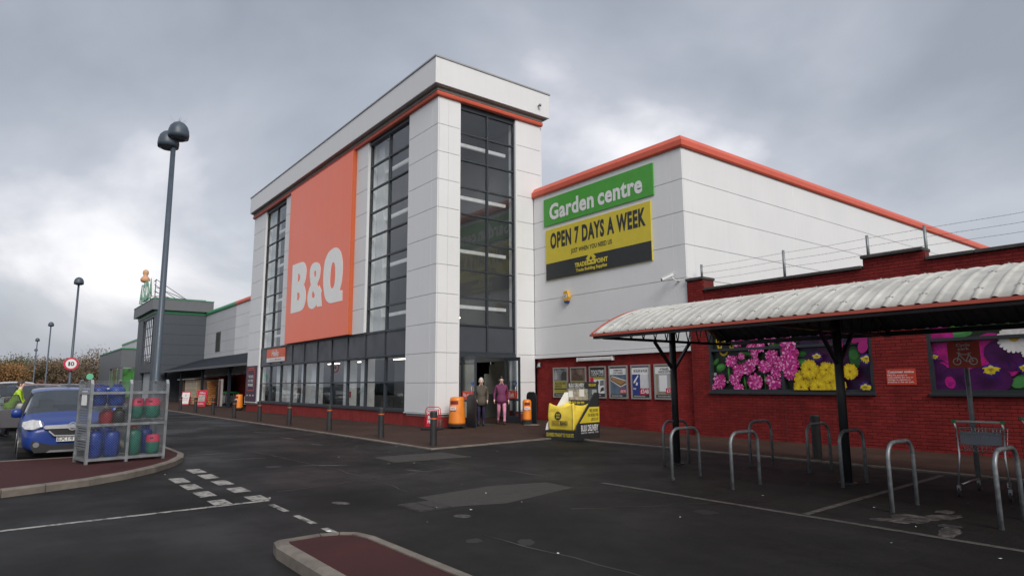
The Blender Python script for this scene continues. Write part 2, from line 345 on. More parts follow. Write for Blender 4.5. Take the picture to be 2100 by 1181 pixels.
def kerbline(p, q, n, parent, w=.12, top=.034, h=.22, ln=.9):
    p, q = Vector(p), Vector(q); d = (q-p); a = math.atan2(d.y, d.x); st = d.length/n
    for i in range(n):
        c = p+d*((i+.5)/n)
        o = piece('kerbstone', (round(st-.012, 3), w, h), (c.x, c.y, zg(c.x, c.y)+top-h/2+random.uniform(-.002, .002)), KERB, parent, .008, (0, 0, a+random.uniform(-.002, .002)))
kerbline((-74.9, 8.41, 0), (-14.21, 8.41, 0), 66, pav)
kerbline((-14.14, 8.36, 0), (-14.14, 12.74, 0), 5, pav)
kerbline((-14.08, 12.81, 0), (12, 12.81, 0), 28, pav2)
# traffic islands: raised red tarmac inside concrete kerb stones
def island(name, outer, h=.12, kw=.13, open_from=None):
    """outer: outline counter-clockwise"""
    n = len(outer); V = [Vector((x, y, 0)) for x, y in outer]; inner = []
    for i in range(n):
        a = (V[i]-V[i-1]).normalized(); b = (V[(i+1) % n]-V[i]).normalized()
        na, nb = Vector((-a.y, a.x, 0)), Vector((-b.y, b.x, 0)); m = (na+nb).normalized(); inner.append(V[i]+m*(kw/max(.4, m.dot(na))))
    b = MB(); b.prism([(p.x, p.y) for p in inner], (0, 0, -.05), XA, YA_, h+.05-.012)
    o = structure(part(name, b, ISLAND, None))
    # each stone follows the outline
    for i in range(n):
        L = (V[(i+1) % n]-V[i]).length; k = max(1, round(L/.9)); A, B = V[i], V[(i+1) % n]; Ai, Bi = inner[i], inner[(i+1) % n]; sh = .006/L
        for j in range(k):
            s0, s1 = j/k+sh, (j+1)/k-sh; ch = .022
            p0, p1, q0, q1 = A.lerp(B, s0), A.lerp(B, s1), Ai.lerp(Bi, s0), Ai.lerp(Bi, s1)
            u0, u1 = p0.lerp(q0, ch/kw*1.6), p1.lerp(q1, ch/kw*1.6); zt = Vector((0, 0, h)); zc = Vector((0, 0, h-ch)); zb = Vector((0, 0, -.06))
            m = MB(); m.add([p0+zb, p1+zb, p1+zc, p0+zc, u1+zt, u0+zt, q1+zt, q0+zt, q1+zb, q0+zb],
                [(0,1,2,3),(3,2,4,5),(5,4,6,7),(7,6,8,9),(0,3,5,7,9),(1,8,6,4,2)])
            part('kerbstone', m, KERB, o)
    return o
island('traffic_island', [(-12.25,-9),(-12.27,.06),(-12.50,.60),(-12.80,1.20),(-13.30,1.80),(-13.95,2.33),(-14.74,2.80),(-15.50,3.10),(-16.3,3.27),(-18.5,3.27),(-21,3.1),(-21.2,2.5),(-17.05,2.3),(-16.95,-9)])
island('traffic_island', [(-6.62,2.62),(-6.60,2.17),(-6.35,2.12),(3,2.08),(3,3.06),(-6.15,3.04),(-6.42,2.98),(-6.55,2.83)][::1], kw=.12)
def mark(q, m, name='road_marking', dz=.004):
    b = MB(); b.add([(x, y, zg(x, y)+dz) for x, y in q], [(0,1,2,3)] if len(q) == 4 else [tuple(range(len(q)))])
    a = sum(q[i][0]*q[(i+1) % len(q)][1]-q[(i+1) % len(q)][0]*q[i][1] for i in range(len(q)))
    if a < 0: b.f = [tuple(reversed(f)) for f in b.f]
    return part(name, b, m, ground)
for i in range(5): mark([(-14.0+i*.98,2.85),(-13.32+i*.93,2.85),(-13.32+i*.93,3.09),(-14.0+i*.98,3.09)], PAINT)
for i in range(4): mark([(-12.84+i*.93,2.35),(-12.17+i*.87,2.35),(-12.17+i*.87,2.58),(-12.84+i*.93,2.58)], PAINT)
for a in (-9.20, -8.25, -7.33): mark([(a,2.93),(a+.62 if a < -7.5 else a+.45,2.93),(a+.62 if a < -7.5 else a+.45,3.01),(a,3.01)], PAINT)
mark([(-9.50,-2.5),(-9.40,-2.5),(-9.50,3.05),(-9.60,3.05)], PAINT)
mark([(-9.9,-16),(-9.8,-16),(-9.40,-3.6),(-9.50,-3.6)], PAINT)
mark([(-7.7,7.74),(4,7.70),(4,7.80),(-7.7,7.84)], PAINT2)
mark([(-4.36,7.85),(-4.27,7.85),(-4.40,12.6),(-4.50,12.6)], PAINT2)
def blob(cx, cy, rx, ry, rot, m, name, dz=.003, n=34, wob=.35):
    P = []; r = 1
    for k in range(n):
        t = 2*PI*k/n; r = .6*r+.4*(1+random.uniform(-wob, wob)); u, v = rx*r*math.cos(t), ry*r*math.sin(t); P.append((cx+u*math.cos(rot)-v*math.sin(rot), cy+u*math.sin(rot)+v*math.cos(rot)))
    mark(P, m, name, dz)
for a in ((-3.40,8.50,.20,.30,.2),(-3.20,8.85,.14,.34,-.4),(-3.28,9.25,.09,.14,0),(-2.86,8.1,.10,.34,.25),(-2.95,8.42,.12,.10,.3),(-3.55,8.25,.16,.10,.4)): blob(*a, STAIN, 'cement_stain', .0025+random.uniform(0, .002))
TAR = mat('tar_seal', (.007, .007, .007), .35, var=.2)
for q in (((-16.5,4.9),(-12.2,5.15)),((-12.2,5.15),(-9.0,4.95)),((-10.9,6.9),(-10.2,3.4)),((-5.9,4.2),(-1.5,4.55)),((-14.3,7.3),(-8.9,7.6)),((-6.4,5.9),(-5.1,8.3))):
    (x0_, y0_), (x1_, y1_) = q; n_ = 14; L_ = []; R_ = []
    for k in range(n_+1):
        f = k/n_; w_ = random.uniform(.006, .018); j = random.uniform(-.04, .04); x, y = x0_+(x1_-x0_)*f, y0_+(y1_-y0_)*f; d = Vector((y0_-y1_, x1_-x0_)).normalized(); L_.append((x+d.x*(j+w_), y+d.y*(j+w_))); R_.append((x+d.x*(j-w_), y+d.y*(j-w_)))
    b = MB(); b.add([(x, y, zg(x, y)+.0022) for x, y in L_+R_], [(i, n_+1+i, n_+2+i, i+1) for i in range(n_)]); part('tar_seal', b, TAR, ground)
OILY = mat('oil_stain', (.0105, .0100, .0098), .6, var=.3, vscale=5)
for k in range(7): blob(random.uniform(-15, -2), random.uniform(1.0, 7.6), random.uniform(.06, .22), random.uniform(.05, .14), random.uniform(0, 3), OILY, 'oil_stain', .0015+k*.00004)
for (x, y, a, b_, s_) in [(-8.7,3.75,.16,.09,.3),(-12.9,5.2,.5,.06,.9),(-11.0,6.2,.3,.05,.2),(-15.2,4.3,.45,.05,1.2),(-16.8,3.9,.5,.07,1.45),(-6.9,4.55,.12,.10,.1),(-17.6,6.8,.4,.06,.1),(-20.2,6.9,.5,.06,.1),(-23.3,7.0,.5,.06,.1)]:
    mark([(x+a*math.cos(t)*math.cos(s_)-b_*math.sin(t)*math.sin(s_), y+a*math.cos(t)*math.sin(s_)+b_*math.sin(t)*math.cos(s_)) for t in [2*PI*k/12 for k in range(12)]], STAIN, 'surface_stain', .003)
# lighter trench patch with the drain cover at its end
PATCH = mat('patch_asphalt', (.031, .0275, .0245), .75, var=.22, vscale=2, bump=.5, bscale=130, rvar=.12)
mark([(-8.42,4.78),(-8.62,6.2),(-8.35,7.15),(-7.65,7.10),(-7.25,5.5),(-7.5,4.80)], PATCH, 'repair_patch', .002)
mark([(-13.5,8.3),(-13.6,6.6),(-12.4,6.5),(-12.2,8.28)], PATCH, 'repair_patch', .002)
mc = Vector((-7.76, 4.54, 0)); IRON = mat('cast_iron', (.05, .047, .045), .55, .5, var=.3, vscale=14, bump=.3)
cov = MB(); cov.box(-8.07, -7.46, 4.27, 4.80, -.05, .006)
cover = part('drain_cover', cov, IRON, ground)
for i in range(9):
    for h in (0, 1):
        b = MB(); y0, y1 = (4.29, 4.525) if h == 0 else (4.545, 4.78)
        b.box(-8.05+i*.065, -8.05+i*.065+.04, y0, y1, .006, .014); part('drain_rib', b, IRON, cover)
# litter and fallen leaves
LIT = mat('paper_litter', (.6, .6, .58), .7)
lb = MB()
for k in range(60):
    x, y = random.uniform(-17, -1.5), random.uniform(2.0, 12.2)
    a = random.uniform(0, 6); r = random.choice([.012, .018, .02, .03, .012, .05 if k < 6 else .015]); z = zg(x, y)+.012
    lb.add([(x+r*math.cos(a+t), y+r*math.sin(a+t)*.7, z+random.uniform(0, .008)) for t in (0, 1.4, 3.1, 4.6)], [(0,1,2,3)])
o = part('litter_scraps', lb, LIT, ground); o['kind'] = 'stuff'
b = MB(); b.box(-.24, .24, -.15, .15, 0, .008)
o = thing('flattened_cardboard', 'flat pale scrap of card on the ground right of the doors', 'card', (-17.6, 14.45, zg(-17.6, 14.45)+.032), .5); part('card_sheet', b, mat('card', (.33, .30, .26), .8), o, world=False)
# ------------------------------------------------------------------ the store
XT, YF, YG, XG, XL = -19.24, 11.55, 16.0, -12.02, -41.55
ZR = [.62+1.035*k for k in range(12)]
store = thing('store_building', 'big white panelled retail store with tall glazed entrance tower and coral trim', 'building', (XT, YF, .1))
PT = .05
def panA(x0, x1, z0, z1, y=YF, m=WHITE, par=None): return piece('cladding_panel', (x1-x0-.005, PT, z1-z0-.013), ((x0+x1)/2, y+PT/2, (z0+z1)/2), m, par or store, .005)
def panB(y0, y1, z0, z1, x=XT, m=WHITE, par=None): return piece('cladding_panel', (PT, y1-y0-.005, z1-z0-.013), (x-PT/2, (y0+y1)/2, (z0+z1)/2), m, par or store, .005)
for z0, z1 in zip(ZR, ZR[1:]):
    panA(-21.4, -19.655, z0, z1); panA(-19.655, XT, z0, z1)
    panB(YF+PT+.004, 12.0, z0, z1); panB(12.0, 12.5, z0, z1)
    panA(XL, -39.62, z0, z1); panA(-39.62, -39.2, z0, z1)
    panB(15.15, 16.4 if z0 > 8.8 else 15.995, z0, z1)
    if z0 > 3.7:
        panA(-35.57, -34.6, z0, z1); panA(-25.98, -25.04, z0, z1); panA(-34.6, -33.9, z0, z1); panA(-26.6, -25.98, z0, z1)
# backing walls, jambs
b = MB()
b.box(-21.35, XT-PT-.002, YF+PT+.002, YF+.42, .5, 12.0); b.box(XT-.45, XT-PT-.003, YF+.43, 12.45, .5, 12.0)
b.box(XL+.02, -39.25, YF+PT+.002, YF+.42, .5, 12.0); b.box(-35.5, -25.1, YF+PT+.002, YF+.42, 3.72, 12.0)
b.box(XT-.40, XT-PT-.002, 15.2, 15.98, .5, 12.0)
parts('wall', b, JOINT, store)
b = MB()
for x0, x1 in ((-21.42, -21.36), (-39.24, -39.17)): b.box(x0, x1, YF+.012, YF+.43, .615, 12.0)
for x0, x1 in ((-35.60, -35.51), (-25.09, -25.01)): b.box(x0, x1, YF+.012, YF+.43, 3.76, 12.0)
for y0, y1 in ((12.46, 12.53), (15.12, 15.19)): b.box(XT-.46, XT-.012, y0, y1, .615, 12.0)
parts('jamb', b, WHITE, store)
b = MB()   # metal drip trim under the cladding
b.box(-21.44, XT+.02, YF-.02, YF+.1, .585, .612); b.box(XT-.1, XT+.02, YF+.10, 12.54, .585, .612); b.box(XT-.1, XT+.02, 15.12, 15.99, .585, .612); b.box(XL-.02, -39.15, YF-.02, YF+.1, .585, .612)
parts('drip_trim', b, WHITE, store)
b = MB(); b.box(XL+.03, XT-.06, YF+.06, YF+.5, -.2, .585); b.box(XT-.5, XT-.06, YF+.5, 12.53, -.2, .585); b.box(XT-.5, XT-.06, 15.13, 16.02, -.2, .585)
parts('plinth', b, PLINTH, store)
# tower interior shell
b = MB()
b.box(XL+.05, XL+.25, YF+.43, 16.3, 0, 12); b.box(XL+.26, XT-.5, 15.6, 15.8, 2.9, 12.0)
b.box(XL+.26, -33, 15.6, 15.8, .1, 2.9); b.box(-30, -25.5, 15.6, 15.8, .1, 2.9); b.box(-25.5, XT-1.2, 15.6, 15.8, 2.5, 2.9)
parts('inner_wall', b, INNER, store)
b = MB(); b.box(XL+.3, XG-.5, 29.8, 30, .1, 8.9); b.box(XL+.06, XL+.25, 16.4, 29.8, .1, 8.9); b.box(XT-.1, XT+.05, 16.42, 29.8, .1, 8.9); parts('hall_wall', b, INNER, store)
b = MB(); b.box(XL+.05, XT-.46, YF+.45, 16.2, -.2, .14); b.box(XL+.05, XG-.5, 16.21, 30, -.2, .14); parts('inner_floor', b, INFLOOR, store)
b = MB(); b.box(XL+.05, XT-.05, YF+.3, 16.38, 12.03, 12.25); part('inner_ceiling', b, INNER, store)
b = MB()
for x in (-37.0, -35.25, -33.05, -31.65, -27.7, -25.9): b.box(x-.27, x+.27, 12.0, 12.4, .14, 3.4)
for x in (-24.72, -38.9): b.box(x-.33, x+.33, 12.0, 12.3, 3.45, 12.0)
b.box(XT-1.0, XT-.75, 12.62, 12.9, 3.0, 12.0); b.box(-22.3, -22.0, 12.3, 12.7, .14, 3.4)
parts('inner_column', b, STEELW, store)
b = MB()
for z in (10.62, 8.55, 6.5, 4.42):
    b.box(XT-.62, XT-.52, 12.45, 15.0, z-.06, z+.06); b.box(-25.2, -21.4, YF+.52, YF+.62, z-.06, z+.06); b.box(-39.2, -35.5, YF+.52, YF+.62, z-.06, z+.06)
parts('inner_rail', b, mat('glow_rail', (.8, .8, .8), .5, emit=(1, .98, .95), estr=.07), store)  # white rails given a faint added glow to look brighter
TUBE = mat('lit_tube', (.9, .88, .8), .5, emit=(1, .93, .78), estr=3.2)
for (x, y, z, dx_, dy_) in tuple((-38+3.1*k, 12.95, 3.25, .8, 0) for k in range(6))+((-21.8, 16.6, 3.6, .75, 0), (-24.5, 18.5, 3.6, .75, 0), (-21.8, 19.5, 3.6, .75, 0), (-28, 19, 4.2, .75, 0), (-33, 19, 4.2, .75, 0), (-22.3, 13.0, 6.2, 0, .75), (-24.3, 14.2, 5.75, .75, 0), (-23.2, 14.6, 4.3, .75, 0), (-27, 14.4, 2.75, .75, 0), (-31, 14.4, 2.75, .75, 0), (-35, 14.4, 2.75, .75, 0)):  # first row is added, hidden behind the spandrel to light the columns
    b = MB(); b.box(x-dx_-.03, x+dx_+.03, y-dy_-.03, y+dy_+.03, z, z+.05); part('ceiling_and_fill_tube', b, TUBE, store)
# things just inside the entrance: partitions and boards seen through the doors and windows
PARTN = mat('partition_board', (.36, .36, .32), .6, var=.06); PARTD = mat('partition_dark', (.10, .105, .095), .6)
b = MB(); b.box(-23.1, -23.0, 16.85, 17.6, .14, 2.80); b.box(-22.7, -22.6, 16.3, 17.4, .14, 2.44); b.box(-22.3, -22.2, 15.76, 16.4, 1.2, 2.02)
b.box(-21.6, -21.5, 14.1, 14.75, .14, 2.37)
parts('partition', b, PARTN, store)
b = MB(); b.box(-22.15, -22.0, 15.55, 16.3, .14, 1.2); b.box(-29.6, -25.6, 13.6, 14.4, .14, 1.1); b.box(-24.6, -23.4, 13.2, 13.9, .14, 1.3); b.box(-34.6, -33.8, 13.4, 13.9, .14, 1.9)
parts('counter', b, PARTD, store)
b = MB(); b.box(-28.0, -27.3, 12.05, 12.08, 1.05, 1.32); part('notice', b, REDP, store)
b = MB(); b.box(-37.9, -37.25, 12.6, 12.65, .5, 2.3); part('notice', b, mat('poster_red', (.35, .03, .02), .5), store)
mat('sticker_grey', (.35,.33,.34), .5)
# glazed bays on the long front
GY = YF+.17
def window(name_x, xs, zs, y, sill=False, m=GLASS, fw=.055, fd=.13):
    b = MB()
    for x in xs: b.box(x-fw/2, x+fw/2, y-.07, y-.07+fd, zs[0], zs[-1])
    for z in zs:
        for a, c in zip(xs, xs[1:]): b.box(a+fw/2, c-fw/2, y-.06, y-.06+fd-.02, z-fw/2, z+fw/2)
    w = part('window', b, FRAME, store)
    for a, c in zip(xs, xs[1:]):
        for z0, z1 in zip(zs, zs[1:]):
            piece('pane', (c-a-fw, .008, z1-z0-fw), ((a+c)/2, y, (z0+z1)/2), m, w, 0, (random.uniform(-.004, .004), 0, random.uniform(-.004, .004)))
    return w
UZ = [3.72, 4.70, 5.72, 6.76, 7.80, 8.82, 9.86, 10.90, 11.85]
window('', [-24.98, -23.26, -21.44], UZ, GY); window('', [-39.15, -37.38, -35.62], UZ, GY)
GX = [-39.15, -37.38, -35.6, -33.85, -32.1, -30.36, -28.6, -26.84, -25.04, -23.26, -21.44]
window('', GX, [.70, 1.70, 2.68], GY)
b = MB()
for x in GX: b.box(x-.03, x+.03, GY-.09, GY+.06, 2.74, 3.66)
b.box(GX[0], GX[-1], GY-.10, GY+.06, 2.69, 2.74); b.box(GX[0], GX[-1], GY-.10, GY+.06, 3.66, 3.71); b.box(GX[0]-.03, GX[-1]+.03, GY-.16, GY+.02, .60, .69)
b.box(-24.99, -21.45, GY-.1, GY+.1, 11.86, 12.0); b.box(-39.15, -35.62, GY-.1, GY+.1, 11.86, 12.0)
sp = part('spandrel_frame', b, FRAME, store)
for a, c in zip(GX, GX[1:]): piece('spandrel_panel', (c-a-.065, .03, .915), ((a+c)/2, GY-.04, 3.2), SPAND, sp, .003)
# entrance side
GXB = XT-.17
b = MB(); YS_ = [12.55, 13.83, 15.10]; UB = [2.74]+UZ
for y in YS_: b.box(GXB-.06, GXB+.07, y-.03, y+.03, 2.62, 12.0)
for z in UB:
    for a, c in zip(YS_, YS_[1:]): b.box(GXB-.05, GXB+.06, a+.03, c-.03, z-.028, z+.028)
b.box(GXB-.06, GXB+.10, 12.52, 15.12, 2.56, 2.70); b.box(GXB-.05, GXB+.05, 12.58, 15.07, 11.88, 12.0); b.box(GXB-.06, GXB+.09, 15.06, 15.12, .2, 2.56); b.box(GXB-.06, GXB+.09, 12.52, 12.58, .15, 2.56)
we = part('window', b, FRAME, store)
for a, c in zip(YS_, YS_[1:]):
    for z0, z1 in zip(UB, UB[1:]): piece('pane', (.008, c-a-.06, z1-z0-.056), (GXB, (a+c)/2, (z0+z1)/2), GLASS if z0 > 3 else SPAND, we, 0, (0, random.uniform(-.004, .004), random.uniform(-.004, .004)))
b = MB(); b.box(XT-.3, XT+.5, 12.6, 15.05, .0, .195); part('threshold', b, mat('door_mat', (.03, .03, .03), .9), store)
# two outward opened door leaves
def leaf(y, s, word, sgn):
    b = MB(); x0, x1, z0, z1 = XT-.05, XT+.86, .24, 2.56; t = .045
    b.box(x0, x0+.09, y-t/2, y+t/2, z0, z1); b.box(x1-.09, x1, y-t/2, y+t/2, z0, z1)
    b.box(x0+.09, x1-.09, y-t/2, y+t/2, z0, z0+.22); b.box(x0+.09, x1-.09, y-t/2, y+t/2, z1-.12, z1); b.box(x0+.09, x1-.09, y-t/2+.004, y+t/2-.004, 1.0, 1.07)
    d = part('door', b, FRAME, store)
    g = MB(); g.box(x0+.09, x1-.09, y-.004, y+.004, z0+.22, 1.0); g.box(x0+.09, x1-.09, y-.004, y+.004, 1.07, z1-.12); part('pane', g, DGLASS, d)
    h = MB(); h.tube([(x1-.14, y-.03, 1.1), (x1-.14, y-.1, 1.12), (x1-.14, y-.1, 1.5), (x1-.14, y-.03, 1.52)], .014, 8); part('handle', h, GALV, d, smooth=True)
    k = MB(); k.box(x0+.12, x1-.12, y-.04, y-.024, 1.08, 1.36); part('door_sign', k, mat('notice_red', (.58, .05, .025), .45), d)
    lettering(word, ((x0+x1)/2, y-.041, 1.215), XA, ZA, s, .17, WHT, d, .01, .002)
    v = MB(); v.disc((x1-.22, y-.012, 1.62), XA, ZA, .055, 18, .003); part('door_sticker', v, mat('sticker_blue', (.03, .10, .45), .5), d)
leaf(12.66, .56, 'No entry', 1); leaf(14.57, .30, 'Exit', 1)
# overhanging roof fascia of the tower, soffit, coral band
OV = .30
b = MB()
b.box(XL-.07, XT+OV, YF-OV, YF-OV+.08, 12.34, 13.33); b.box(XT+OV-.08, XT+OV, YF-OV+.08, 16.66, 12.34, 13.33)
b.box(XL-.07, XT+OV-.08, 16.58, 16.66, 12.34, 13.33); b.box(XL-.07, XL+.02, YF-OV+.08, 16.58, 12.34, 13.33)
fa = part('fascia', b, WHITE, store, bevel=.012)
b = MB(); b.box(XL-.10, XT+OV+.03, YF-OV-.03, YF-OV+.14, 13.332, 13.39); b.box(XT+OV-.14, XT+OV+.03, YF-OV+.14, 16.69, 13.332, 13.39); b.box(XL-.10, XT+OV-.14, 16.55, 16.69, 13.332, 13.39); b.box(XL-.1, XL+.06, YF-OV+.14, 16.55, 13.332, 13.39)
part('coping_trim', b, mat('trim_grey', (.30, .31, .32), .5, var=.08), store)
b = MB(); b.box(XL, XT+OV-.09, YF-OV+.09, 16.57, 12.9, 13.25); part('roof', b, mat('roof_felt', (.1,.1,.1), .9), store)
b = MB(); b.box(XL-.05, XT+OV-.082, YF-OV+.082, 16.57, 12.30, 12.345)
b.box(XL-.02, XT+.10, YF-.10, YF-.02, 12.19, 12.298); b.box(XT+.02, XT+.10, YF-.02, 16.42, 12.19, 12.298)
b.box(XL, XT+.018, YF-.018, 16.40, 12.19, 12.298)
part('soffit', b, SOFFIT, store)
b = MB(); pr_ = [(0, 0), (-.10, .03), (-.12, .10), (-.10, .17), (0, .19)]
def extr(prof, p, q, out, mb):
    p, q, out = Vector(p), Vector(q), Vector(out); n = len(prof)
    mb.add([p+out*-u+ZA*v for u, v in prof]+[q+out*-u+ZA*v for u, v in prof], [(i, (i+1) % n, n+(i+1) % n, n+i) for i in range(n)]+[tuple(reversed(range(n))), tuple(range(n, 2*n))])
n_ = len(pr_); st_ = [((XL-.06, YF), (0, -1)), ((XT, YF), (1, -1)), ((XT, 16.45), (1, 0))]
b.add([(p[0]-u*o_[0], p[1]-u*o_[1], 12.0+v) for p, o_ in st_ for u, v in pr_], [(k*n_+i, k*n_+(i+1) % n_, (k+1)*n_+(i+1) % n_, (k+1)*n_+i) for k in (0, 1) for i in range(n_)]+[tuple(reversed(range(n_))), tuple(range(2*n_, 3*n_))])
part('coral_band', b, TRIM, store)
b = MB(); b.tube([(XT+OV, 16.05, 12.72), (XT+OV+.10, 16.05, 12.72)], .03, 8); b.lathe([(.02, -.06), (.055, -.05), (.06, .02), (.03, .05)], 12, (XT+OV+.12, 16.05, 12.72)); part('floodlight', b, GALVD, store, smooth=True)
# garden hall: front over brick, long side, coral capping
for z0, z1 in zip(ZR[2:8], ZR[3:9]):
    panA(XT+.006, -12.45, z0, z1, YG); panA(-12.45, XG, z0, z1, YG)
    panB(YG+PT+.004, 16.46, z0, z1, XG)
    for k in range(5): panB(16.46+k*6.1, 16.46+(k+1)*6.1, z0, z1, XG)
b = MB(); b.box(XT+.01, XG-PT-.003, YG+PT+.003, YG+.4, 2.62, 8.86); b.box(XG-.4, XG-PT-.003, YG+.4, 47, 2.62, 8.86); parts('wall', b, JOINT, store)
b = MB(); b.box(XT+.006, XG+.02, YG-.025, YG+.3, 2.55, 2.682); b.box(XG-.3, XG+.02, YG+.3, 47, 2.55, 2.682); parts('drip_trim', b, WHITE, store)
b = MB(); cp = [(.05, 0), (-.06, .0), (-.10, .05), (-.10, .22), (.06, .42), (.3, .44), (.3, 0)]
n_ = len(cp); st_ = [((XT+.003, YG), (0, -1)), ((XG, YG), (1, -1)), ((XG, 47), (1, 0))]
b.add([(p[0]-u*o_[0], p[1]-u*o_[1], 8.88+v) for p, o_ in st_ for u, v in cp], [(k*n_+i, k*n_+(i+1) % n_, (k+1)*n_+(i+1) % n_, (k+1)*n_+i) for k in (0, 1) for i in range(n_)]+[tuple(reversed(range(n_))), tuple(range(2*n_, 3*n_))])
part('capping', b, TRIM, store)
b = MB(); b.box(XT, XG-.3, YG+.3, 47, 9.0, 9.2); b.box(-61.9, XT-.02, 16.45, 47, 8.9, 9.1); parts('roof', b, MATS['roof_felt'], store)
# front of the sales hall left of the tower
for z0, z1 in zip(ZR[2:8], ZR[3:9]):
    for k in range(3): panA(-61.9+k*6.79, -61.9+(k+1)*6.79, z0, z1, YG)
b = MB(); b.box(-61.9, XL, YG+PT+.003, YG+.4, 2.62, 8.86); parts('wall', b, JOINT, store)
b = MB(); extr(cp, (-61.9, YG, 8.88), (XL, YG, 8.88), (0, -1, 0), b); part('capping', b, TRIM, store)
b = MB(); b.box(-73.2, XL-.02, YG+.12, YG+.4, -.1, 2.6)
for k in range(8): b.box(-72.8+k*4, -72.3+k*4, YG+.02, YG+.12, -.1, 2.58)
part('brick_base', b, PLINTH, store)
b = MB(); b.box(XL+.02, XL+.2, 16.42, 16.6, 8.9, 12); b.box(XL+.2, XT-.06, 16.40, 16.5, 8.9, 12.0); b.box(XT-.3, XT-.06, 15.99, 16.36, 8.95, 12); parts('wall', b, WHITE, store)

# ------------------------------------------------------------------ bricks
BL, BH, BD, JT = .215, .065, .05, .010
def brick_field(parent, x0, x1, z0, z1, y, holes=(), near=300, bm_=BRICK, key=lambda x, z: (x)**2+z*z*.2):
    out = []; r = 0; z = z0
    while z+BH <= z1+.02:
        x = x0-(BL+JT)*(.5 if r % 2 else 0)
        while x < x1:
            a, c = max(x, x0), min(x+BL, x1)
            if c-a > .03:
                segs = [(a, c)]
                for hx0, hx1, hz0, hz1 in holes:
                    if z+BH > hz0 and z < hz1:
                        ns = []
                        for s, e_ in segs:
                            if e_ <= hx0 or s >= hx1: ns.append((s, e_))
                            else:
                                if s < hx0-.02: ns.append((s, hx0))
                                if e_ > hx1+.02: ns.append((hx1, e_))
                        segs = ns
                out += [((s+e_)/2, z+BH/2, e_-s) for s, e_ in segs if e_-s > .03]
            x += BL+JT
        z += BH+JT; r += 1
    out.sort(key=lambda t: key(t[0], t[1]))
    rest = MB()
    for i, (cx, cz, w) in enumerate(out):
        yy = y+random.uniform(-.0025, .0025)
        if i < near and abs(w-BL) < .001: piece('brick', (BL, BD, BH), (cx, yy+BD/2, cz), bm_, parent, .004, (0, 0, random.uniform(-.006, .006)))
        else:
            c = .003; x0_, x1_, a, b_ = cx-w/2, cx+w/2, cz-BH/2, cz+BH/2
            rest.add([(x0_+c,yy,a+c),(x1_-c,yy,a+c),(x1_-c,yy,b_-c),(x0_+c,yy,b_-c),(x0_,yy+c,a),(x1_,yy+c,a),(x1_,yy+c,b_),(x0_,yy+c,b_),(x0_,yy+BD,a),(x1_,yy+BD,a),(x1_,yy+BD,b_),(x0_,yy+BD,b_)],
                [(0,1,2,3),(4,5,1,0),(5,6,2,1),(6,7,3,2),(7,4,0,3),(8,9,5,4),(9,10,6,5),(10,11,7,6),(11,8,4,7)])
    o = part('brick', rest, bm_, parent); o['kind'] = 'stuff'
YP = YG+.10
b = MB(); b.box(XT-.04, XG+.02, YP+.012, YP+.3, -.1, 2.60); pw = part('brick_base', b, MORTAR, store)
brick_field(pw, XT-.02, XG, -.01, 2.54, YP, near=300, key=lambda x, z: (x+12)**2+(z-1.2)**2*.3)
# ------------------------------------------------------------------ yard wall with flower windows
YB = 15.98
YBRICK = mat('yard_brick_shaded', (.185, .0185, .018), .85, spec=.2, var=.22, vscale=1.7, bump=.35, bscale=45, island=.14, streak=.14)  # darker than the store brick: shelter shade put into the colour
yard = thing('garden_yard_wall', 'long red brick yard wall with printed flower windows behind the cycle shelter', 'wall', (-11.98, YB, .05))
W1, W2 = (-11.36, -6.87, 1.36, 3.45), (-5.70, -1.21, 1.36, 3.45)
b = MB()
for x0, x1, z0, z1 in ((-11.96, 8, -.1, 1.36), (-11.96, 8, 3.45, 4.26), (-11.96, -11.36, 1.36, 3.45), (-6.87, -5.70, 1.36, 3.45), (-1.21, 8, 1.36, 3.45)): b.box(x0, x1, YB+.012, YB+.32, z0, z1)
b.box(-6.90, -5.58, YB+.013, YB+.31, 4.26, 4.50); b.box(-11.985, -11.42, YB-.03, YB+.5, 3.45, 4.62)
parts('mortar_bed', b, mat('yard_mortar', (.135, .03, .028), .95, spec=.1, var=.15, vscale=8), yard)  # mortar darkened to match the shaded yard brick
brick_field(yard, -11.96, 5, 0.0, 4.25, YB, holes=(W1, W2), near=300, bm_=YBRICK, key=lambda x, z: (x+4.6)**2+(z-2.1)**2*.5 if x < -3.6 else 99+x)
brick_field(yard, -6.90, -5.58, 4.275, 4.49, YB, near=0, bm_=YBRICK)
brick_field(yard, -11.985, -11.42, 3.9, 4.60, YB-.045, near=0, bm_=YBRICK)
for i in range(17):
    x0 = -11.40+i*.93
    if x0+.9 < -6.9: piece('coping_stone', (.92, .46, .075), (x0+.46, YB+.15, 4.315), COPING, yard, .01)
for i in range(2): piece('coping_stone', (.67, .48, .075), (-6.92+.335+.675*i, YB+.15, 4.545), COPING, yard, .01)
for i in range(13): piece('coping_stone', (.92, .46, .075), (-5.55+.47+i*.93, YB+.15, 4.315), COPING, yard, .01)
piece('coping_stone', (.76, .46, .075), (-7.30, YB+.15, 4.315), COPING, yard, .01)
piece('coping_stone', (.62, .62, .08), (-11.70, YB+.22, 4.66), COPING, yard, .01)
# downpipe joints: a shallow movement joint
b = MB(); b.box(-9.13, -9.115, YB-.003, YB+.01, 0.05, 1.3); b.box(-3.9, -3.885, YB-.003, YB+.01, 0.05, 1.3); parts('movement_joint', b, mat('joint_dark', (.07, .018, .018), .9), yard)
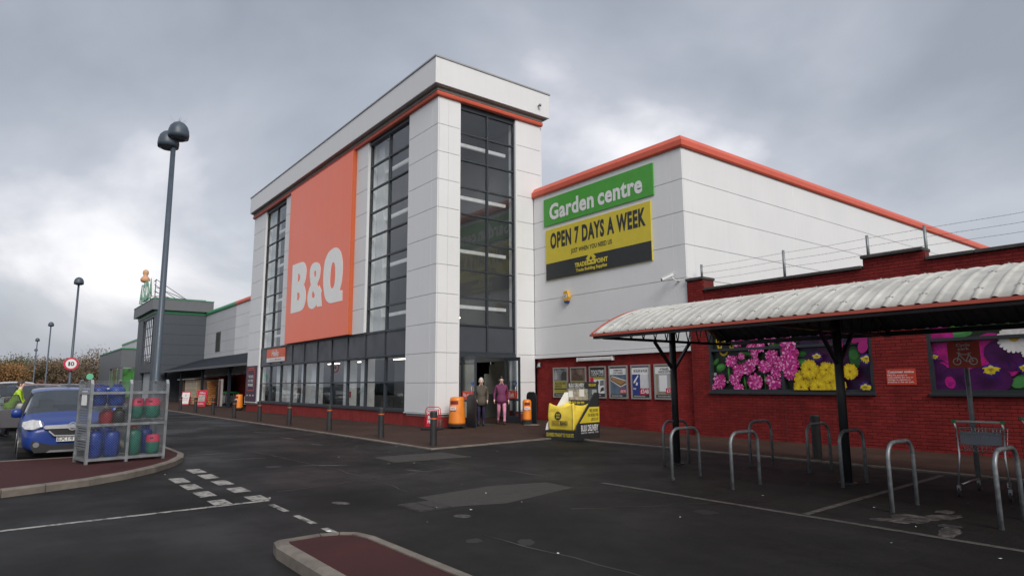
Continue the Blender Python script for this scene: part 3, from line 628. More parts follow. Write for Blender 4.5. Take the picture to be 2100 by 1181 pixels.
# flower print windows
FL = attrmat('flower_print', .35, .3)
FR2 = mat('window_frame_black', (.020, .024, .028), .4, var=.1)
def flower_window(x0, x1, z0, z1, mull, zt, draw):
    b = MB(); y = YB
    b.box(x0, x0+.07, y+.0, y+.12, z0, z1); b.box(x1-.07, x1, y+.0, y+.12, z0, z1); b.box(x0+.07, x1-.07, y, y+.12, z1-.07, z1); b.box(x0+.07, x1-.07, y, y+.12, z0, z0+.06)
    b.box(mull-.035, mull+.035, y+.0, y+.12, z0+.06, z1-.07); b.box(x0+.07, mull-.035, y+.005, y+.12, zt-.035, zt+.035); b.box(mull+.035, x1-.07, y+.005, y+.12, zt-.035, zt+.035)
    w = part('window', b, FR2, yard)
    s = MB(); s.box(x0-.03, x1+.03, y-.06, y+.10, z0-.075, z0-.003); part('sill', s, FR2, w, bevel=.01)
    p = MB(); draw(p, x0+.06, x1-.06, z0+.05, z1-.06, y+.115); part('flower_print', p, FL, w, colors=True)
rf = random.Random(11)
def jit(c, a=.15): k = 1+rf.uniform(-a, a); return tuple(max(0, min(1, v*k)) for v in c)
class Draw:
    def __init__(s, mb, x0, x1, z0, z1, y): s.m = mb; s.b = (x0, x1, z0, z1); s.y = y; s.k = 0
    def poly(s, pts, col):
        x0, x1, z0, z1 = s.b; pts = [(min(max(x, x0), x1), min(max(z, z0), z1)) for x, z in pts]
        if max(p[0] for p in pts)-min(p[0] for p in pts) < .004 or max(p[1] for p in pts)-min(p[1] for p in pts) < .004: return
        a = sum(p[0]*q[1]-q[0]*p[1] for p, q in zip(pts, pts[1:]+pts[:1]))
        if a < 0: pts = pts[::-1]
        s.k += 1; yy = s.y-.0009-s.k*.000055
        s.m.add([(x, yy, z) for x, z in pts], [tuple(range(len(pts)))], 0, col)
    def oval(s, cx, cz, rx, rz, ang, col, n=12, wob=0.):
        ca, sa = math.cos(ang), math.sin(ang); P = []
        for k in range(n):
            t = 2*PI*k/n; w = 1+rf.uniform(-wob, wob); u, v = rx*math.cos(t)*w, rz*math.sin(t)*w; P.append((cx+u*ca-v*sa, cz+u*sa+v*ca))
        s.poly(P, col)
    def petal(s, cx, cz, r0, r1, ang, wid, col):
        ca, sa = math.cos(ang), math.sin(ang); P = []
        for u, v in ((r0, -.25*wid), (r0+(r1-r0)*.6, -wid*.5), (r1*.95, -wid*.3), (r1, 0), (r1*.95, wid*.3), (r0+(r1-r0)*.6, wid*.5), (r0, .25*wid)): P.append((cx+u*ca-v*sa, cz+u*sa+v*ca))
        s.poly(P, col)
PK = [(.52,.03,.22),(.60,.07,.30),(.42,.015,.16),(.68,.16,.42),(.48,.03,.26),(.74,.30,.55)]
def thrift(d, cx, cz, r):
    d.oval(cx, cz, r*.92, r*.88, 0, jit((.26,.012,.10)), 14, .12)
    for ring, n in ((.88, 15), (.68, 12), (.48, 9), (.25, 6), (.05, 2)):
        for k in range(n):
            a = 2*PI*k/n+rf.uniform(-.25, .25); rr = r*ring*rf.uniform(.88, 1.08); s = r*.19*rf.uniform(.7, 1.2)
            d.oval(cx+rr*math.cos(a), cz+rr*math.sin(a), s, s*.7, a, jit(rf.choice(PK), .25), 6, .2)
def mum(d, cx, cz, r):
    for ring, n, c in ((1, 20, (.50,.33,.008)), (.82, 17, (.60,.43,.010)), (.6, 13, (.66,.50,.015)), (.36, 9, (.56,.36,.010))):
        for k in range(n): d.petal(cx, cz, r*ring*.25, r*ring*rf.uniform(.93, 1.04), 2*PI*(k+.5*rf.random())/n, r*ring*.34, jit(c, .16))
    d.oval(cx, cz, r*.12, r*.11, 0, (.25,.11,.008), 8, .2)
def eye(d, cx, cz, r, down=True):
    r *= .8
    for k in range(22):
        a = -PI/2+(k-10.5)*.2; d.petal(cx, cz, 0, r*1.25*rf.uniform(.8, 1.05), a, r*.2, jit((.035,.012,.13), .3))
    for k in range(16): d.petal(cx, cz, 0, r*1.0*rf.uniform(.75, 1.1), PI*k/15, r*.16, jit((.05,.02,.19), .3))
    for k in range(17): d.petal(cx, cz+r*.35, r*.05, r*rf.uniform(.75, 1.2), -PI/2+(k-8)*.17, r*.2, jit((.55,.42,.02), .25))
    for k in range(9): d.petal(cx, cz+r*.3, r*.1, r*.6, -PI/2+(k-4)*.22, r*.035, (.10,.04,.02))
    d.oval(cx, cz+r*.38, r*.3, r*.2, 0, jit((.62,.55,.16)), 8, .2)
def leafs(d, cx, cz, rx, rz, a, c=(.035,.15,.022)):
    d.oval(cx, cz, rx, rz, a, jit(c, .2), 12); d.oval(cx-rx*.1, cz+rz*.2, rx*.8, rz*.45, a, jit(tuple(v*1.5 for v in c), .2), 10)
def backdrop(d, c, n, cols):
    x0, x1, z0, z1 = d.b; d.poly([(x0,z0),(x1,z0),(x1,z1),(x0,z1)], c)
    for k in range(n):
        x, z = rf.uniform(x0, x1), rf.uniform(z0, z1); d.oval(x, z, rf.uniform(.04, .22), rf.uniform(.02, .07), rf.uniform(0, 3), jit(rf.choice(cols), .35), 9, .15)
def draw1(mb, *b):
    d = Draw(mb, *b); backdrop(d, (.008,.016,.008), 130, [(.012,.035,.010),(.02,.06,.014),(.006,.014,.006),(.012,.006,.016),(.03,.07,.02)])
    d.poly([(-8.62,1.3),(-6.8,1.3),(-6.8,3.5),(-8.75,3.5)], (.022,.006,.034))
    for k in range(70): d.oval(rf.uniform(-8.6, -6.9), rf.uniform(1.4, 3.4), rf.uniform(.08, .3), rf.uniform(.06, .2), rf.uniform(0, 3), jit(rf.choice([(.035,.007,.05),(.05,.006,.045),(.016,.006,.03)]), .5), 14, .1)
    for a in [(-11.04,2.04,.16,.10,.2),(-10.23,2.39,.24,.06,-.1),(-9.36,2.57,.2,.07,0),(-11.2,2.2,.12,.06,.8),(-10.8,1.9,.03,.3,0),(-10.3,1.55,.03,.25,.1),(-9.7,1.6,.02,.3,0),(-9.95,2.3,.12,.02,1.0)]: leafs(d, *a)
    for a in [(-8.66,2.09,.19,.11,.1),(-7.32,2.2,.13,.28,.1),(-8.66,2.33,.16,.08,0),(-7.72,2.06,.05,.14,.1),(-7.75,2.3,.06,.08,.3)]: leafs(d, *a, c=(.03,.13,.025))
    for x, z, r in [(-10.98,2.92,.25),(-11.18,3.1,.16),(-11.05,2.66,.10),(-10.66,2.64,.10)]:
        for k in range(5): d.petal(x, z, 0, r, 2*PI*k/5+.3, r*.9, jit((.60,.42,.015), .12))
        for k in range(6): d.petal(x, z-.02, 0, r*.45, 2*PI*k/6+.1, r*.25, (.02,.012,.012))
    for k in range(9): d.petal(-10.93, 2.50, .09, .15, PI*1.0+PI*k/8, .08, jit((.6,.38,.012)))
    for x, z, r in [(-11.25,1.85,.05),(-10.85,1.62,.04),(-9.68,1.66,.05)]: d.oval(x, z, r, r, 0, (.42,.42,.36), 8, .2)
    P = [(-10.69,2.2,.15),(-10.44,1.93,.17),(-10.14,2.01,.18),(-9.66,2.02,.16),(-9.43,2.29,.17),(-9.34,1.99,.18),(-11.07,1.63,.18),(-10.58,1.69,.16),(-9.96,1.61,.21),(-9.4,1.62,.2),(-10.46,1.44,.14),(-10.01,2.12,.12),(-10.32,2.32,.09),(-9.89,2.18,.1),(-9.25,2.14,.14),(-10.0,2.57,.12),(-9.72,2.56,.14),(-9.91,2.38,.1),(-9.31,1.83,.12),(-11.24,1.48,.08),(-8.91,2.34,.22),(-8.96,2.07,.21),(-8.9,1.86,.19),(-8.93,2.6,.18),(-9.17,2.08,.16),(-10.4,2.8,.2),(-9.9,2.95,.2),(-9.4,2.8,.18),(-8.9,2.95,.2),(-10.0,3.2,.2),(-9.3,3.2,.2)]
    for p in P: thrift(d, p[0]+rf.uniform(-.12, .12), p[1]+rf.uniform(-.08, .08), p[2]*.8) if p[2] > .14 else None
    for p in P: thrift(d, p[0], p[1], p[2]*1.12)
    for x, z, r in [(-8.0,2.95,.25),(-7.2,2.62,.14),(-6.98,2.64,.2),(-7.62,2.48,.12),(-7.05,2.42,.16)]: d.oval(x, z, r, r*.7, rf.uniform(0, 2), jit((.30,.012,.14)), 14, .06)
    for x, z, r in [(-8.17,2.24,.15),(-6.99,2.14,.17),(-7.06,1.48,.17)]: eye(d, x, z, r)
    for p in [(-7.39,1.85,.2),(-8.56,1.67,.25),(-8.24,1.71,.24),(-7.95,1.9,.2),(-7.71,1.87,.21),(-8.62,1.48,.21),(-7.87,1.59,.26),(-8.17,1.48,.24),(-7.67,1.52,.2),(-8.36,1.92,.25)]: mum(d, *p)
def draw2(mb, *b):
    d = Draw(mb, *b); backdrop(d, (.010,.018,.009), 120, [(.03,.09,.012),(.05,.12,.02),(.008,.02,.008),(.02,.05,.012)])
    for a in [(-5.2,2.62,.35,.1,0),(-5.05,2.25,.14,.25,.2),(-5.15,1.92,.16,.05,-.4),(-4.55,1.45,.2,.05,-.1),(-4.1,1.6,.2,.12,.5),(-4.0,2.0,.18,.12,1)]: leafs(d, *a, c=(.045,.17,.045))
    def lobe(x, z, rx, rz, a, c):
        for k in range(9): q = 1-k*.1; d.oval(x+rf.uniform(-.01,.01), z-k*.006, rx*q, rz*q, a, tuple(v*(1+.35*math.sin(k*.55)) for v in c), 22, .035)
        for k in range(26): t_ = rf.uniform(0, 6.28); d.petal(x, z, min(rx, rz)*rf.uniform(.3, .6), min(rx, rz)*rf.uniform(.75, .98), t_, .012, tuple(v*rf.choice((.55, .7, 1.4)) for v in c))
    MG, DP = (.34,.008,.16), (.045,.005,.055)
    lobe(-5.5, 2.55, .3, .28, .2, MG); lobe(-5.43, 2.15, .23, .22, .3, MG); lobe(-5.56, 1.68, .36, .40, .2, DP); lobe(-5.47, 1.82, .17, .2, 0, MG); lobe(-5.55, 1.75, .22, .26, 0, DP)
    lobe(-5.17, 1.67, .28, .30, .4, DP); lobe(-5.36, 1.58, .10, .13, .2, MG)
    lobe(-4.57, 2.25, .42, .34, .2, MG); lobe(-4.85, 1.88, .22, .12, -.2, MG); lobe(-4.32, 1.80, .22, .12, .3, MG); lobe(-4.33, 2.12, .38, .30, -.5, DP); lobe(-4.67, 1.62, .45, .30, 0, DP); lobe(-4.9, 2.08, .16, .12, -.5, (.03,.006,.07))
    eye(d, -4.59, 1.84, .19); eye(d, -5.60, 2.14, .10); eye(d, -4.02, 1.86, .14)
    def daisy(x, z, r):
        for k in range(22): d.petal(x, z, r*.2, r*rf.uniform(.92, 1.05), 2*PI*k/22, r*.3, jit((.62,.60,.58), .1))
        d.oval(x, z, r*.28, r*.24, 0, (.55,.33,.02), 12, .1)
    daisy(-4.13, 2.46, .30); daisy(-3.86, 2.2, .2); daisy(-3.2, 2.7, .3)
    lobe(-3.2, 1.9, .5, .4, .3, MG); eye(d, -3.2, 1.9, .2); lobe(-2.2, 2.2, .5, .5, 0, DP); eye(d, -2.2, 2.2, .2); lobe(-2.4, 1.6, .4, .3, 0, MG)
flower_window(*W1, -9.13, 2.52, draw1); flower_window(*W2, -3.45, 2.50, draw2)
# barbed wire on posts along the top of the wall
wire = thing('barbed_wire_fence', 'three strands of barbed wire on steel posts along the yard wall top', 'fence', (-11.7, YB+.3, 4.35))
for x, z0 in ((-11.68, 4.69), (-9.05, 4.34), (-6.88, 4.57), (-5.62, 4.34), (-2.6, 4.34), (.4, 4.34)):
    b = MB(); b.tube([(x, YB+.3, z0), (x, YB+.3, 5.13)], .035, 10); part('post', b, GALVD, wire, smooth=True)
WIRE = mat('wire_steel', (.12, .12, .12), .5, .6)
for z in (5.06, 4.86, 4.66):
    b = MB(); b.tube([(-11.68, YB+.3, z), (-10.4, YB+.3, z-.02), (-9.05, YB+.3, z), (-7.9, YB+.3, z-.02), (-6.88, YB+.3, z), (-5.62, YB+.3, z), (-4, YB+.3, z-.02), (-2.6, YB+.3, z), (3, YB+.3, z)], .0035, 4)
    for k in range(130):
        x = -11.6+k*.1; a = rf.uniform(0, 3); v = Vector((.3, math.cos(a), math.sin(a)))*.014; c = Vector((x, YB+.3, z-.012)); b.bar(c-v, c+v, .003)
    part('wire_strand', b, WIRE, wire)
# corrugated roof edge seen above the wall at the right
b = MB(); n = 60
for i in range(n):
    x = -5.5+i*.15
    b.bar((x, YB+.55, 4.36+.03*(i % 2)), (x+.35, YB+3.5, 4.9+.03*(i % 2)), .16, .012)
solo('corrugated_roof', 'pale corrugated roof edge just showing above the yard wall at the right', 'roof', b, mat('old_roof_sheet', (.42, .41, .36), .7, var=.2, vscale=3), (-5.5, YB+.55, 4.3))
# ------------------------------------------------------------------ signs on the buildings
t = thing('store_sign', 'huge square orange sign with pale B&Q letters on the tower front', 'sign', (-30.2, YF-.2, 3.7))
b = MB(); b.box(-34.28, -26.21, YF-.2, YF-.004, 3.73, 11.97, 0); part('sign_board', b, SIGNOR, t, bevel=.015)
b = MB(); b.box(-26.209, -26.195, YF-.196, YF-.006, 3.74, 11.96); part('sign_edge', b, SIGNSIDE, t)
GLY = dict(
B=[[(-33.5,7.83),(-33.21,7.83),(-32.59,7.82),(-32.08,7.80),(-31.83,7.74),(-31.61,7.61),(-31.47,7.41),(-31.43,7.19),(-31.47,6.95),(-31.56,6.74),(-31.74,6.57),(-31.57,6.43),(-31.46,6.23),(-31.39,6.02),(-31.4,5.77),(-31.5,5.57),(-31.65,5.39),(-31.93,5.30),(-32.38,5.28),(-33.5,5.28)],[(-32.64,7.26),(-32.47,7.24),(-32.34,7.15),(-32.3,7.02),(-32.35,6.9),(-32.49,6.84),(-32.65,6.84)],[(-32.64,6.29),(-32.45,6.28),(-32.31,6.2),(-32.26,6.08),(-32.3,5.95),(-32.43,5.87),(-32.64,5.87)]],
A=[[(-30.19,7.5),(-29.86,7.41),(-29.67,7.28),(-29.58,7.1),(-29.57,6.86),(-29.64,6.66),(-29.77,6.51),(-29.92,6.38),(-29.85,6.29),(-29.75,6.2),(-29.64,6.29),(-29.47,6.14),(-29.33,5.99),(-29.42,5.83),(-29.25,5.26),(-29.85,5.28),(-29.9,5.4),(-30.09,5.29),(-30.36,5.23),(-30.63,5.25),(-30.88,5.34),(-31.06,5.49),(-31.15,5.71),(-31.15,5.95),(-31.05,6.19),(-30.9,6.34),(-30.75,6.46),(-30.89,6.69),(-30.96,6.95),(-30.96,7.19),(-30.87,7.35),(-30.69,7.47),(-30.46,7.51)],[(-30.23,7.1),(-30.12,7.0),(-30.11,6.86),(-30.18,6.77),(-30.28,6.77),(-30.38,6.87),(-30.39,7.01),(-30.32,7.08)],[(-30.41,6.12),(-30.27,5.98),(-30.17,5.86),(-30.25,5.77),(-30.41,5.76),(-30.55,5.82),(-30.59,5.93),(-30.54,6.04)]],
Q=[[(-27.77,7.81),(-27.49,7.71),(-27.23,7.53),(-27.06,7.27),(-26.96,7.0),(-26.93,6.71),(-26.95,6.4),(-27.0,6.15),(-27.08,5.97),(-27.19,5.77),(-26.89,5.72),(-26.88,5.27),(-27.47,5.28),(-28.2,5.28),(-28.49,5.35),(-28.76,5.49),(-28.95,5.71),(-29.09,6.02),(-29.18,6.37),(-29.19,6.7),(-29.16,7.04),(-29.08,7.33),(-28.91,7.54),(-28.63,7.73),(-28.26,7.81),(-28.02,7.83)],[(-28.04,7.17),(-27.91,7.12),(-27.82,6.97),(-27.77,6.74),(-27.75,6.44),(-27.79,6.19),(-27.87,6.01),(-28.03,5.94),(-28.16,5.95),(-28.29,6.06),(-28.35,6.26),(-28.35,6.52),(-28.32,6.78),(-28.26,7.0),(-28.16,7.14)]])
def soften(l):
    out = []; n = len(l)
    for i in range(n):
        p, q, r = Vector(l[i-1]), Vector(l[i]), Vector(l[(i+1) % n]); a = (q-p).angle(r-q, 0)
        if a < 1.0: out += [tuple(q.lerp(p, .25)), tuple(q.lerp(r, .25))]
        else: out.append(tuple(q))
    return out
for k in 'BAQ':
    b = MB(); b.prism([soften(l) for l in GLY[k]], (0, YF-.2, 0), XA, ZA, .006); part('letter', b, LETTER, t)
def board(name, label, cat, x0, x1, z0, z1, y, m, dep=.05, group=None, bevel=.006):
    t = thing(name, label, cat, ((x0+x1)/2, y, z0), 0, group)
    b = MB(); b.box(x0, x1, y-dep, y-.002, z0, z1); part('sign_board', b, m, t, bevel=bevel); return t
def patch(t, x0, x1, z0, z1, y, m, name='printed_panel'):
    b = MB(); b.box(x0, x1, y-.003, y+.004, z0, z1); return part(name, b, m, t)
t = board('garden_sign', 'green sign reading Garden centre high on the white wall', 'sign', -18.56, -13.13, 7.60, 8.68, YG, GRN)
lettering('Garden', (-17.02, YG-.05, 8.10), XA, ZA, 2.40, .64, WHT, t, .035, .008, spacing=1.06); lettering('centre', (-14.60, YG-.05, 8.06), XA, ZA, 2.05, .55, WHT, t, .035, .008, spacing=1.06)
t = board('opening_sign', 'yellow and black sign reading OPEN 7 DAYS A WEEK under the green sign', 'sign', -18.46, -13.28, 5.48, 7.44, YG, YEL)
patch(t, -18.455, -13.285, 5.485, 6.12, YG-.051, BLK)
lettering('OPEN 7 DAYS A WEEK', (-15.84, YG-.051, 6.96), XA, ZA, 4.70, .64, BLK, t, .045, .003, spacing=1.12)
lettering('JUST WHEN YOU NEED US', (-16.03, YG-.051, 6.38), XA, ZA, 2.05, .22, BLK, t, .025, .003, spacing=1.05)
lettering('TRADE', (-16.55, YG-.055, 5.84), XA, ZA, .62, .17, YEL, t, .05, .003); lettering('POINT', (-15.52, YG-.055, 5.84), XA, ZA, .62, .17, YEL, t, .05, .003)
lettering('Trade Building Supplies', (-16.03, YG-.055, 5.63), XA, ZA, 1.55, .15, YEL, t, .04, .003)
b = MB(); b.prism([[(-.2,-.12),(.2,-.12),(.2,.10),(.27,.10),(0,.36),(-.27,.10),(-.2,.10)],[(-.13,-.07),(-.13,.02),(-.02,-.02)],[(.13,-.07),(.02,-.02),(.13,.02)],[(-.08,.08),(0,.2),(.08,.08),(0,.04)]], (-16.03, YG-.055, 5.88), XA, ZA, .003); part('emblem', b, YEL, t)
t = board('greeting_sign', 'small orange and white Hello sign above the ground floor windows', 'sign', -37.98, -34.9, 2.89, 3.62, GY-.06, mat('hello_orange', (.70, .12, .045), .45), .05)
patch(t, -37.975, -34.905, 2.895, 3.12, GY-.111, WHT); lettering('Hello', (-36.5, GY-.111, 3.37), XA, ZA, 1.15, .36, WHT, t, .02, .004)
lettering('Welcome to', (-36.95, GY-.115, 3.01), XA, ZA, .95, .10, mat('pale_grey_print', (.45, .40, .40), .5), t, .0, .003); lettering('B&Q Swindon', (-35.95, GY-.115, 3.01), XA, ZA, .98, .12, mat('red_print', (.5, .05, .03), .5), t, .01, .003)
# purple banner on the left pillar
PUR = mat('purple_banner', (.050, .022, .045), .55, var=.08)
t = thing('price_banner', 'tall dark purple banner with red outline on the left tower pillar', 'banner', (-40.4, YF-.05, .64))
b = MB(); b.box(-41.48, -39.42, YF-.05, YF-.004, .65, 2.76); part('banner_sheet', b, PUR, t)
RO = mat('banner_red', (.55, .06, .04), .5)
for x0, x1, z0, z1 in ((-41.15, -39.75, 1.28, 1.33), (-41.15, -39.75, 2.50, 2.54), (-41.15, -41.10, 1.33, 2.50), (-39.80, -39.75, 1.33, 2.50)): patch(t, x0, x1, z0, z1, YF-.052, RO, 'outline')
patch(t, -41.0, -39.9, 2.60, 2.66, YF-.052, RO, 'outline')
for s_, z in (("THE UK'S", 2.13), ('NO.1 PRICE', 1.88), ('PROMISE', 1.63)): lettering(s_, (-40.45, YF-.052, z), XA, ZA, .98, .17, WHT, t, .03, .003)
for x in (-41.05, -40.45, -39.85): patch(t, x-.14, x+.14, .98, 1.06, YF-.052, mat('banner_pale', (.5,.45,.45), .5), 'printed_panel')
b = MB(); b.box(-41.5, -39.35, YF-.06, YF-.004, .60, .645); part('banner_rail', b, WHITE, t)
# posters in aluminium frames on the brick
POST = [(-18.28, -17.48), (-17.35, -16.54), (-16.38, -15.58), (-15.43, -14.60), (-14.45, -13.64), (-13.48, -12.67)]
PL = ['framed poster with a grey building photo over yellow, nearest the entrance', 'framed poster with a brown timber photo over yellow, second from the entrance', 'framed black and yellow TOOLTIME poster behind the bulk delivery stand',
      'framed blue poster with a wooden plank picture and red price', 'framed blue poster with a white boiler and £548 price', 'framed poster of a white door, partly behind the shelter post']
ALU = mat('aluminium', (.40, .39, .37), .45, .6, var=.06)
yp = YP-.05
GREYPH = mat('photo_grey', (.17, .18, .18), .5, var=.55, vscale=7); BROWNPH = mat('photo_brown', (.16, .11, .085), .5, var=.55, vscale=6); BLUEPH = mat('photo_blue', (.10, .15, .21), .5, var=.25, vscale=5)
WOOD = mat('print_wood', (.34, .19, .08), .55, var=.25, vscale=12); NAVY = mat('print_navy', (.02, .04, .22), .5); PRED = mat('price_red', (.5, .01, .05), .5); PTAN = mat('print_tan', (.30, .25, .19), .5, var=.2)
OLIVE = mat('poster_yellow', (.36, .31, .05), .5, var=.08); SLATE = mat('poster_dark', (.035, .037, .036), .5)
POSTERS = []
for i, ((x0, x1), lab) in enumerate(zip(POST, PL)):
    z0, z1 = 1.10, 2.19; t = thing('framed_poster', lab, 'poster', ((x0+x1)/2, yp, z0), 0, 'framed posters on the brick wall'); cx = (x0+x1)/2
    b = MB(); f = .045
    b.box(x0, x1, yp, yp+.045, z0, z0+f); b.box(x0, x1, yp, yp+.045, z1-f, z1); b.box(x0, x0+f, yp, yp+.045, z0+f, z1-f); b.box(x1-f, x1, yp, yp+.045, z0+f, z1-f); part('frame', b, ALU, t)
    b = MB(); b.box(x0+f, x1-f, yp+.03, yp+.046, z0+f, z1-f); part('backing', b, [WHT, WHT, SLATE, BLUEPH, NAVY, PTAN][i], t)
    a, c, y = x0+f, x1-f, yp+.028
    def pp(u0, u1, v0, v1, m, dy=0): return patch(t, a+(c-a)*u0, a+(c-a)*u1, z0+f+(z1-z0-2*f)*v0, z0+f+(z1-z0-2*f)*v1, y-dy, m)
    def tt(s_, u, v, w, h, m, dy=.004): lettering(s_, (a+(c-a)*u, y-dy, z0+f+(z1-z0-2*f)*v), XA, ZA, (c-a)*w, (z1-z0-2*f)*h, m, t, .02, .002)
    def sil(pts, m, dy=.005):
        b = MB(); b.prism([(a+(c-a)*u, z0+f+(z1-z0-2*f)*v) for u, v in pts], (0, y-dy, 0), XA, ZA, .002); part('printed_shape', b, m, t)
    if i == 0:
        pp(0, 1, .55, 1, GREYPH); pp(0, 1, 0, .545, OLIVE); pp(0, 1, 0, .12, SLATE, .002); pp(.02, .98, .24, .29, SLATE, .002)
        sil([(.02,.6),(.02,.82),(.12,.97),(.24,.82),(.24,.6)], MATS['sticker_grey']); sil([(.55,.58),(.55,.8),(.7,.9),(.95,.88),(.98,.58)], SLATE); pp(0, 1, .82, 1, mat('photo_sky', (.34,.37,.38), .5), -.001)
        tt('BULK DELIVERY', .5, .47, .85, .085, SLATE); tt('SERVICE', .33, .36, .5, .085, SLATE); tt('delivered to your site next day', .5, .19, .8, .025, SLATE); tt('TRADE BUILDING SUPPLIES', .4, .06, .6, .03, WHT, .006)
    elif i == 1:
        pp(0, 1, .55, 1, BROWNPH); pp(0, 1, 0, .545, OLIVE); sil([(.0,.56),(.05,.75),(.2,.85),(.18,.97),(.34,.99),(.42,.85),(.6,.75),(.8,.7),(.9,.56)], mat('photo_umber', (.09,.055,.04), .5, var=.5, vscale=12)); tt('FREE TIMBER', .45, .46, .75, .085, SLATE); tt('CUTTING', .3, .35, .5, .085, SLATE); pp(0, 1, 0, .12, SLATE, .002)
    elif i == 2:
        tt('TOOLTIME', .5, .84, .86, .14, WHT); tt('TOP BRANDS    LOW PRICES', .5, .73, .84, .04, WHT); pp(0, 1, .60, .67, YEL, .002); tt('50 EXCLUSIVE OFFERS', .63, .635, .68, .04, SLATE); pp(.02, .98, .12, .595, WHT, .001); pp(0, .24, .46, .66, PRED, .004)
        sil([(.42,.42),(.42,.52),(.5,.57),(.58,.52),(.58,.44),(.52,.40)], SLATE); sil([(.66,.38),(.66,.55),(.92,.57),(.92,.40)], GREYPH); sil([(.66,.16),(.72,.3),(.9,.34),(.92,.22),(.8,.2)], SLATE); sil([(.1,.2),(.12,.42),(.3,.40),(.26,.2)], SLATE); tt('TRADE SUPPLIES', .4, .06, .6, .03, WHT)
    elif i == 3:
        pp(0, 1, .74, .95, WHT); pp(0, 1, .95, 1, SLATE); tt('CHIPBOARD', .5, .885, .55, .06, SLATE); tt('LOFT PANELS', .5, .80, .6, .06, SLATE); sil([(.02,.62),(.12,.70),(.98,.55),(.98,.42),(.62,.33),(.02,.55)], WHT, .003); sil([(.04,.62),(.12,.68),(.96,.53),(.66,.43)], WOOD, .007); sil([(.04,.57),(.04,.62),(.66,.43),(.66,.36)], mat('print_wood_dark', (.22,.12,.05), .55), .007); sil([(.66,.36),(.66,.43),(.96,.53),(.96,.46)], MATS['print_wood_dark'], .008)
        pp(.60, .97, .12, .28, PRED, .004); tt('£6.93', .78, .20, .3, .1, WHT, .009); pp(0, 1, 0, .10, SLATE, .002); tt('TRADE BUILDING SUPPLIES', .4, .05, .66, .03, WHT, .006)
    elif i == 4:
        pp(0, 1, .74, .96, WHT); tt('BOILER & FLUE', .5, .85, .78, .08, SLATE); pp(.47, .96, .30, .74, WHT, .002); pp(.50, .93, .33, .73, mat('print_offwhite', (.6,.6,.62), .5), .004); sil([(.1,.45),(.16,.47),(.38,.68),(.34,.72),(.08,.5)], WHT, .006); sil([(.2,.4),(.3,.38),(.34,.46),(.26,.5)], WHT, .006); pp(.44, 1, .10, .29, PRED, .003); tt('£548', .72, .20, .46, .14, WHT, .009); tt('FREE', .14, .28, .18, .05, WHT, .006); pp(0, 1, 0, .09, SLATE, .002); tt('TRADE BUILDING SUPPLIES', .4, .045, .66, .03, WHT, .006)
    else:
        pp(0, 1, .74, .96, WHT); tt('4 PANEL', .5, .885, .5, .07, SLATE); tt('WHITE DOOR', .5, .80, .66, .07, SLATE); pp(.12, .75, .2, .73, mat('photo_pale', (.33,.34,.36), .5, var=.15), .002); pp(.20, .62, .2, .70, WHT, .004); pp(.55, .98, .14, .30, PRED, .006); tt('£18', .76, .22, .32, .11, WHT, .011); pp(0, 1, 0, .10, SLATE, .002); tt('TRADE BUILDING SUPPLIES', .45, .05, .7, .03, WHT, .006)
# wall-mounted bits
t = thing('alarm_box', 'yellow alarm bell box on the white wall below the opening sign', 'alarm box', (-17.31, YG, 4.55))
hexp = [(-.17,.0),(-.1,.24),(.1,.24),(.17,.0),(.1,-.14),(-.1,-.14)]
b = MB(); b.prism(hexp, (-17.31, YG-.004, 4.72), XA, ZA, .13); part('box_cover', b, mat('alarm_yellow', (.66, .36, .03), .4), t, bevel=.02)
b = MB(); b.prism([(-.1,-.14),(.1,-.14),(.07,-.21),(-.07,-.21)], (-17.31, YG-.01, 4.72), XA, ZA, .11); part('strobe', b, NAVY, t)
patch(t, -17.41, -17.23, 4.70, 4.83, YG-.136, WHT); lettering('ADT', (-17.32, YG-.139, 4.765), XA, ZA, .13, .08, NAVY, t, .03, .002)
t = thing('security_camera', 'white security camera on a bracket at the corner of the white wall', 'camera', (-12.35, YG, 4.7))
b = MB(); b.bar((-12.60, YG-.46, 4.72), (-12.37, YG-.19, 4.88), .09, .09); part('housing', b, WHITE, t, bevel=.02)
b = MB(); b.bar((-12.62, YG-.49, 4.77), (-12.35, YG-.17, 4.95), .11, .012); part('sun_shield', b, WHITE, t)
b = MB(); b.tube([(-12.42, YG-.25, 4.82), (-12.35, YG-.14, 4.70), (-12.30, YG-.02, 4.68)], .02, 8); b.lathe([(.05, -.02), (.05, .0)], 12, (-12.3, YG-.05, 4.70)); part('bracket', b, WHITE, t, smooth=True)
b = MB(); b.bar((-12.605, YG-.465, 4.712), (-12.61, YG-.472, 4.709), .07, .07); part('lens', b, BLK, t)
t = thing('strip_light', 'long white strip light under the white wall above the posters', 'light', (-16.0, YP-.1, 2.36))
b = MB(); b.box(-16.87, -15.21, YP-.13, YP-.003, 2.38, 2.50); part('diffuser', b, mat('lamp_diffuser', (.62,.62,.6), .5), t, bevel=.02)
b = MB(); b.box(-16.90, -16.87, YP-.135, YP-.003, 2.375, 2.505); b.box(-15.21, -15.18, YP-.135, YP-.003, 2.375, 2.505); parts('end_cap', b, WHITE, t)
t = thing('bulkhead_lamp', 'small grey lamp in the corner beside the entrance', 'lamp', (-19.0, YP-.1, 2.2))
b = MB(); b.lathe([(.03, .16), (.06, .12), (.07, .05), (.10, 0)], 12, (-19.02, YP-.1, 2.22)); b.box(-19.06, -18.98, YP-.1, YP-.003, 2.34, 2.40); part('lamp_body', b, GALVD, t, smooth=True)
t = board('customer_notice', 'red Customer notice sign on the brick between the flower windows', 'sign', -6.59, -5.975, 1.53, 1.89, YB, mat('notice_red_b', (.50, .045, .02), .45), .012, bevel=.002)
lettering('Customer notice', (-6.28, YB-.012, 1.825), XA, ZA, .55, .055, WHT, t, .02, .002)
